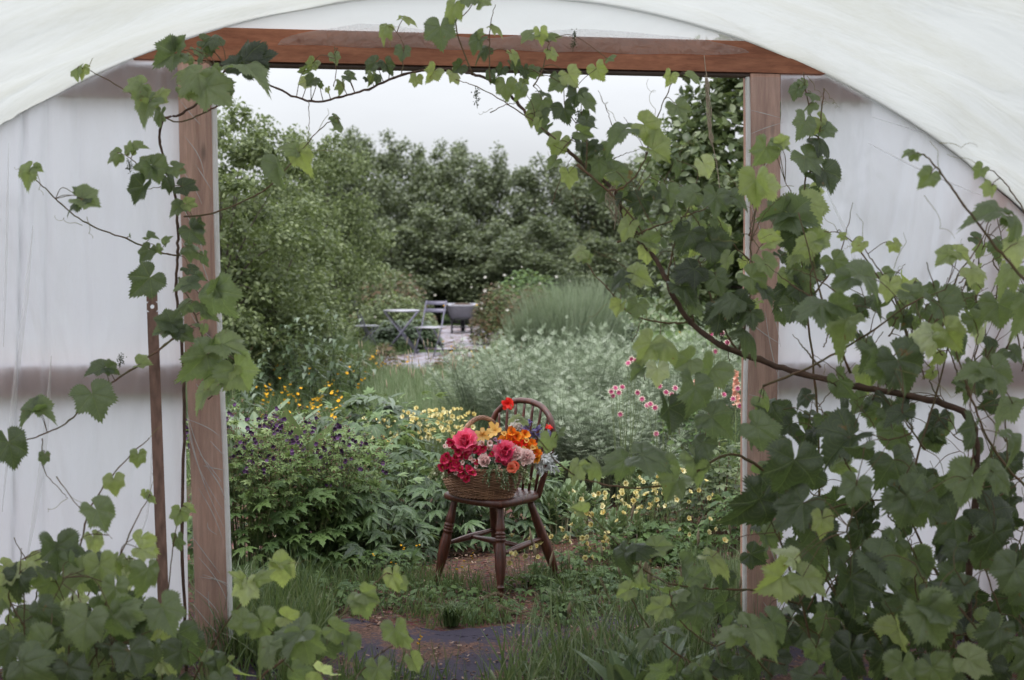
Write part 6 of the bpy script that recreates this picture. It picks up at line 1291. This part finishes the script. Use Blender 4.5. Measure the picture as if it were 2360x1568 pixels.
C.many('2100 352 4.2 34 195 .6;2108 356 4.2 30 230 .6;2145 402 4.2 46 -130 .6;2262 390 4.4 36 -130 .62;2285 430 4.4 42 -125 .6;2300 490 4.2 92 165 .42 60;2335 500 4.2 80 -30 .5;2345 560 4.2 70 -100 .72;2190 585 4.6 62 -150 .66;2205 580 4.6 52 -30 .66;1890 700 4.5 100 -160 .42 55;1930 705 4.5 70 -20 .35;1985 635 4.5 100 -35 .42 60;1960 640 4.6 60 190 .4;2060 560 4.8 36 -60 .8;1945 545 4.8 28 180 .7;1985 560 4.8 40 -140 .75;2050 655 4.7 60 -100 .7;2100 680 4.7 80 -40 .4;2165 700 4.6 88 -60 .4 40;2150 770 4.5 85 -140 .95;2180 760 4.5 70 -60 .75;2070 830 4.5 115 -60 .3 30;2040 840 4.5 90 190 .28;2290 850 4.4 110 -70 .42 25;2260 860 4.4 80 170 .4;1950 740 4.7 90 -130 .5;2010 800 4.6 95 -60 .3;2330 620 4.5 80 -140 .66;2300 700 4.6 80 -80 .3;2240 620 4.7 60 -40 .66;2380 700 4.5 80 -150 .4;1870 560 5 62 -160 .68;1920 600 5 60 -60 .5')
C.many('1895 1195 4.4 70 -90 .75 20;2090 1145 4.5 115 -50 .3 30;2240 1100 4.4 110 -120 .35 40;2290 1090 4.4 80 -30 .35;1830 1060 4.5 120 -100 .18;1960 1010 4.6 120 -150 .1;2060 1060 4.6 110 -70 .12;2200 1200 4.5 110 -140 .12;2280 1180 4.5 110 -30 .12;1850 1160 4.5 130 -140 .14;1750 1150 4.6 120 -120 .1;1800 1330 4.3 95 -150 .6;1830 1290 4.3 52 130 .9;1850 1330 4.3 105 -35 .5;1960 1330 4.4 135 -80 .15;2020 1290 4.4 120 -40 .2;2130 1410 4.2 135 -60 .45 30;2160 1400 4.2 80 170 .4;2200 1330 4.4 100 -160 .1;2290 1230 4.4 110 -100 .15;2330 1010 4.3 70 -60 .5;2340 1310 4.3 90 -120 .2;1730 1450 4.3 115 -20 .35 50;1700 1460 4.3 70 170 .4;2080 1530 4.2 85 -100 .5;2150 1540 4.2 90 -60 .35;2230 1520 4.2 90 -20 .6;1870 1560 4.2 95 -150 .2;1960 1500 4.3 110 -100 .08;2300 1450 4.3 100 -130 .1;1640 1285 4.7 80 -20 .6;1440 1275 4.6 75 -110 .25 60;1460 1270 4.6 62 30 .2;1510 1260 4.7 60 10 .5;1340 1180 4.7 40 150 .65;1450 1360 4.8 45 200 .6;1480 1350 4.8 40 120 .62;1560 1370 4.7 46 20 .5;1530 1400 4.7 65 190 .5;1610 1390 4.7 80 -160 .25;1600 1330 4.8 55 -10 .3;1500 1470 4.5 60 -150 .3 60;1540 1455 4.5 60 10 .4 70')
for a in [(2130, 450, 4.2, 60, 90, 2), (2165, 400, 4.2, -15, -90, 1), (2165, 330, 4.2, 80, 0, 2), (2270, 390, 4.4, -80, -50, 1), (1990, 560, 4.9, -10, -80, 1), (1935, 540, 4.9, -40, -60, 2), (2060, 620, 4.7, 30, -100, 1), (2060, 850, 4.3, 180, 50, 1.5), (2200, 600, 4.7, 20, -50), (1780, 540, 4.9, -50, 10), (2330, 1010, 4.3, -40, 40), (1880, 620, 4.9, -20, -70, 1)]: C.tendril(*a)
for a in [(2000, 1050, 5), (2250, 1300, 4.8), (1990, 1350, 4.9), (2100, 1000, 5), (2300, 900, 4.9)]: C.fruit(*a)
C.done()
# --- D: left post
D = Vine('grapevine winding up the left door post with long side shoots over the white film', G(440, 1600)); D.k = .86
D.stem([(520, 160, 5.45), (480, 215, 5.4), (420, 262, 5.35), (378, 275, 5.35), (368, 325, 5.4), (385, 385, 5.45), (402, 440, 5.5), (410, 520, 5.5), (409, 590, 5.5), (406, 660, 5.5), (413, 740, 5.5), (425, 900, 5.5), (420, 1200, 5.5), (430, 1560, 5.5)][::-1], .0062, .0042, True)
for q, r_ in [([(175, 150, 5.2), (240, 180, 5.2), (330, 232, 5.25), (400, 280, 5.3), (460, 265, 5.35), (520, 235, 5.4)][::-1], .0035), ([(60, 395, 5.1), (100, 430, 5.1), (140, 470, 5.15), (200, 515, 5.2), (290, 550, 5.3), (370, 582, 5.4), (412, 590, 5.45)][::-1], .0038), ([(30, 1022, 4.9), (90, 1005, 4.95), (160, 970, 5), (220, 905, 5.1), (300, 855, 5.15), (380, 795, 5.25), (430, 760, 5.35)][::-1], .0048), ([(98, 1010, 4.95), (100, 1080, 4.95), (140, 1130, 4.95), (157, 1150, 4.95)], .002),
    ([(425, 500, 5.45), (490, 492, 5.4), (560, 465, 5.35), (620, 430, 5.3), (680, 365, 5.3), (735, 300, 5.3), (778, 270, 5.3)], .0036), ([(412, 640, 5.5), (440, 700, 5.45), (465, 770, 5.4), (488, 850, 5.4), (490, 905, 5.4)], .0045), ([(480, 920, 5.35), (540, 860, 5.3), (582, 800, 5.3)], .0025), ([(455, 700, 5.4), (480, 690, 5.4), (500, 665, 5.4)], .0022), ([(400, 430, 5.4), (340, 400, 5.35), (300, 365, 5.3), (270, 350, 5.3)], .0025), ([(370, 430, 5.4), (330, 440, 5.35)], .002), ([(500, 160, 5.4), (540, 160, 5.4), (600, 150, 5.4)], .003)]: D.stem(q, r_, r_*.45)
D.many('560 142 5.3 92 50 .04;590 140 5.3 80 20 .06;545 150 5.3 46 160 .1;560 155 5.2 108 -8 .5 70;475 200 5.2 135 -35 .42 30;455 170 5.2 100 -130 .5 20;440 160 5.25 60 160 .45;400 125 5.3 76 -150 .3 20;410 110 5.3 50 60 .2;500 88 5.45 56 190 .35;470 95 5.45 46 -20 .15;325 195 5.1 62 195 .62;325 205 5.1 60 -110 .66;345 235 5.15 72 -130 .6;360 225 5.15 56 30 .55;370 260 5.2 50 -100 .3;178 158 5.2 46 -90 .6;195 155 5.2 40 195 .6;272 355 5.3 40 200 .5;315 345 5.3 44 20 .5;300 350 5.3 34 90 .5;345 380 5.3 60 -175 .3;350 385 5.3 62 -60 .25;330 430 5.3 70 -120 .2;400 385 5.3 46 -20 .4;385 410 5.35 50 -60 .2;420 430 5.4 60 -10 .1;430 470 5.4 40 -10 .5;415 475 5.4 36 200 .15;70 390 5.1 58 -110 .5 10;80 385 5.1 24 -20 .6;190 462 5.0 64 200 .28 60;190 460 5.0 66 -15 .38 55;185 452 5.05 40 120 .4')
D.many('342 577 5.3 50 -120 .2;345 550 5.3 34 20 .35;360 570 5.3 28 -70 .4;300 545 5.3 14 90 .4;385 560 5.4 30 60 .4;440 530 5.4 62 -50 .12;430 570 5.4 44 -20 .3;455 515 5.4 40 -60 .1;345 640 5.25 90 -130 .15 0;440 655 5.3 62 190 .42;435 655 5.3 46 -10 .4;500 670 5.25 95 -70 .25;495 665 5.25 50 60 .3;435 620 5.4 44 -30 .1;395 745 5.3 62 160 .15;390 755 5.3 58 190 .4;400 750 5.3 60 -70 .12;420 765 5.3 40 -30 .25;470 755 5.3 26 -90 .5;462 700 5.35 40 -60 .3;510 795 5.2 95 0 .45 65;545 850 5.2 90 -60 .62 20;540 845 5.2 60 -150 .62;500 875 5.2 60 200 .5;475 820 5.2 105 -125 .4 10;490 800 5.25 40 60 .35;485 900 5.2 100 -140 .42 60;240 848 5.1 66 185 .3 65;250 850 5.1 40 -20 .3;325 840 5.1 40 10 .55;212 908 5.0 96 -62 .3 10;85 948 4.9 72 205 .4 50;85 948 4.9 70 -12 .4 50;20 1020 4.8 92 -70 .28 10;102 1050 4.9 32 -90 .35;680 345 5.3 46 150 .6;690 350 5.3 60 -70 .62;640 380 5.0 78 -90 .3 15;780 285 5.3 34 -60 .5;768 268 5.3 28 -30 .5;470 590 5.4 40 -80 .12;430 700 5.4 50 200 .4')
D.fill([(360, 110), (500, 110), (540, 200), (380, 240)], 12, 5.3, 5.5, 26, 46, .1, .55); D.fill([(400, 600), (500, 600), (510, 900), (420, 900)], 8, 5.3, 5.45, 22, 40, .1, .5)
for a in [(205, 155, 5.2, 30, -80, 1), (215, 110, 5.2, 80, -30, 1.5), (185, 150, 5.2, -20, -90, 1), (60, 395, 5.1, -25, -10, 3), (85, 395, 5.1, 10, 50, 2), (190, 520, 5.2, -60, -25), (155, 1150, 4.95, -50, 25, 2), (735, 300, 5.3, 25, -60, 1), (700, 350, 5.3, 120, -10, 1), (590, 820, 5.2, 60, -40, 2), (200, 500, 5.2, 10, 45, 2)]: D.tendril(*a)
for a in [(300, 400, 5.3, 30), (275, 848, 5.1, 30)]: D.fruit(*a)
D.done()
# --- E: low mass at the bottom left
E_ = Vine('leafy grapevine mass low in the left corner in front of the film', G(200, 1640)); E_.k = .88
for q, r_ in [([(150, 1640, 4.6), (165, 1400, 4.6), (195, 1210, 4.65), (240, 1120, 4.7), (300, 1050, 4.75), (345, 1010, 4.8)], .0038), ([(210, 1640, 4.5), (240, 1400, 4.5), (300, 1230, 4.6), (345, 1140, 4.65)], .0038), ([(370, 1640, 4.8), (385, 1400, 4.8), (400, 1250, 4.8), (415, 1180, 4.8), (425, 1165, 4.8)], .003), ([(60, 1640, 4.5), (55, 1400, 4.5), (50, 1290, 4.5)], .003), ([(430, 1640, 4.6), (450, 1560, 4.6), (520, 1440, 4.6), (600, 1345, 4.6), (648, 1305, 4.6)], .0036), ([(500, 1640, 4.5), (640, 1530, 4.5), (760, 1440, 4.5), (830, 1380, 4.55), (890, 1320, 4.6)], .0042), ([(760, 1640, 4.6), (860, 1520, 4.6), (930, 1480, 4.6), (960, 1478, 4.6)], .003), ([(130, 1100, 4.7), (200, 1190, 4.65), (260, 1240, 4.6)], .0018)]: E_.stem(q, r_, r_*.4)
E_.fill([(0, 1310), (130, 1290), (300, 1300), (420, 1400), (430, 1568), (0, 1568)], 66, 4.3, 5.1, 48, 84, .12, .5, twigs=12); E_.fill([(0, 1420), (440, 1450), (440, 1640), (0, 1640)], 50, 4.2, 5.2, 50, 90, .02, .3); E_.fill([(0, 1290), (110, 1280), (330, 1230), (340, 1330), (0, 1350)], 16, 4.4, 4.8, 38, 66, .45, .8)
E_.fill([(440, 1500), (760, 1480), (960, 1568), (960, 1640), (440, 1640)], 20, 4.3, 4.7, 40, 80, .2, .6)
E_.many('318 1048 4.75 42 -90 .66 10;262 1105 4.7 46 -80 .6 10;222 1175 4.6 78 -50 .4;215 1240 4.6 52 -60 .7;325 1245 4.5 74 -100 .62;350 1145 4.65 28 -60 .6;335 1135 4.65 24 -100 .5;415 1180 4.8 50 -100 .5;430 1170 4.8 34 -20 .6;410 1240 4.8 46 -80 .3;130 1260 4.5 92 -70 .22;120 1258 4.5 52 170 .3;170 1260 4.5 46 -10 .3;195 1330 4.4 95 -150 .45;230 1300 4.4 80 -80 .5;340 1310 4.4 80 -80 .55;200 1430 4.2 100 -100 .48;260 1420 4.2 110 -60 .45;280 1400 4.2 90 -20 .4;110 1480 4.2 90 -130 .35;375 1400 4.3 105 -60 .48 50;60 1310 4.4 60 -90 .7;30 1320 4.4 60 -140 .7;90 1400 4.3 80 -60 .3;300 1500 4.2 100 -60 .25;50 1530 4.1 110 -30 .22;160 1540 4.1 100 -60 .2')
E_.many('568 1345 4.5 76 -95 .78 10;555 1340 4.5 50 120 .7;590 1338 4.5 50 50 .7;640 1300 4.6 60 -20 .68 60;650 1308 4.6 62 -80 .66;835 1380 4.55 62 -60 .6;840 1370 4.55 50 -20 .55;905 1325 4.6 56 -80 .68;925 1340 4.6 32 -50 .66;690 1460 4.2 130 -150 .42 65;700 1470 4.2 100 -80 .48;620 1490 4.2 92 -140 .45;600 1430 4.4 70 -60 .62;560 1430 4.4 60 -160 .6;660 1425 4.4 60 -20 .6;770 1450 4.4 70 -30 .55;800 1480 4.4 62 -70 .4;910 1450 4.5 62 -80 .6;930 1470 4.5 46 -60 .6;870 1540 4.4 80 -80 .6;950 1520 4.5 50 -60 .6;510 1560 4.3 70 -60 .2')
for a in [(345, 1010, 4.8, 30, -45, 1), (345, 1140, 4.65, 10, -60, 1), (660, 1300, 4.6, 50, -10, 2), (230, 1200, 4.6, -60, -70, 1)]: E_.tendril(*a)
E_.done()
# metal bracket foot at the bottom of each post
for c_, lab, a0 in ((plane_hit(250, 1560, -.35), 'pale board end lying among the leaves at the bottom left', -.5),):
    mb = MB(); mb.add(box(c_*np.array([1, 1, 0])+[0, 0, .045], (.09, .34, .03), rotz(.5) @ rotx(.12), .004)); tag(mb.build('board', WRAIL, None, (c_[0], c_[1], 0), smooth=False), lab, 'board')
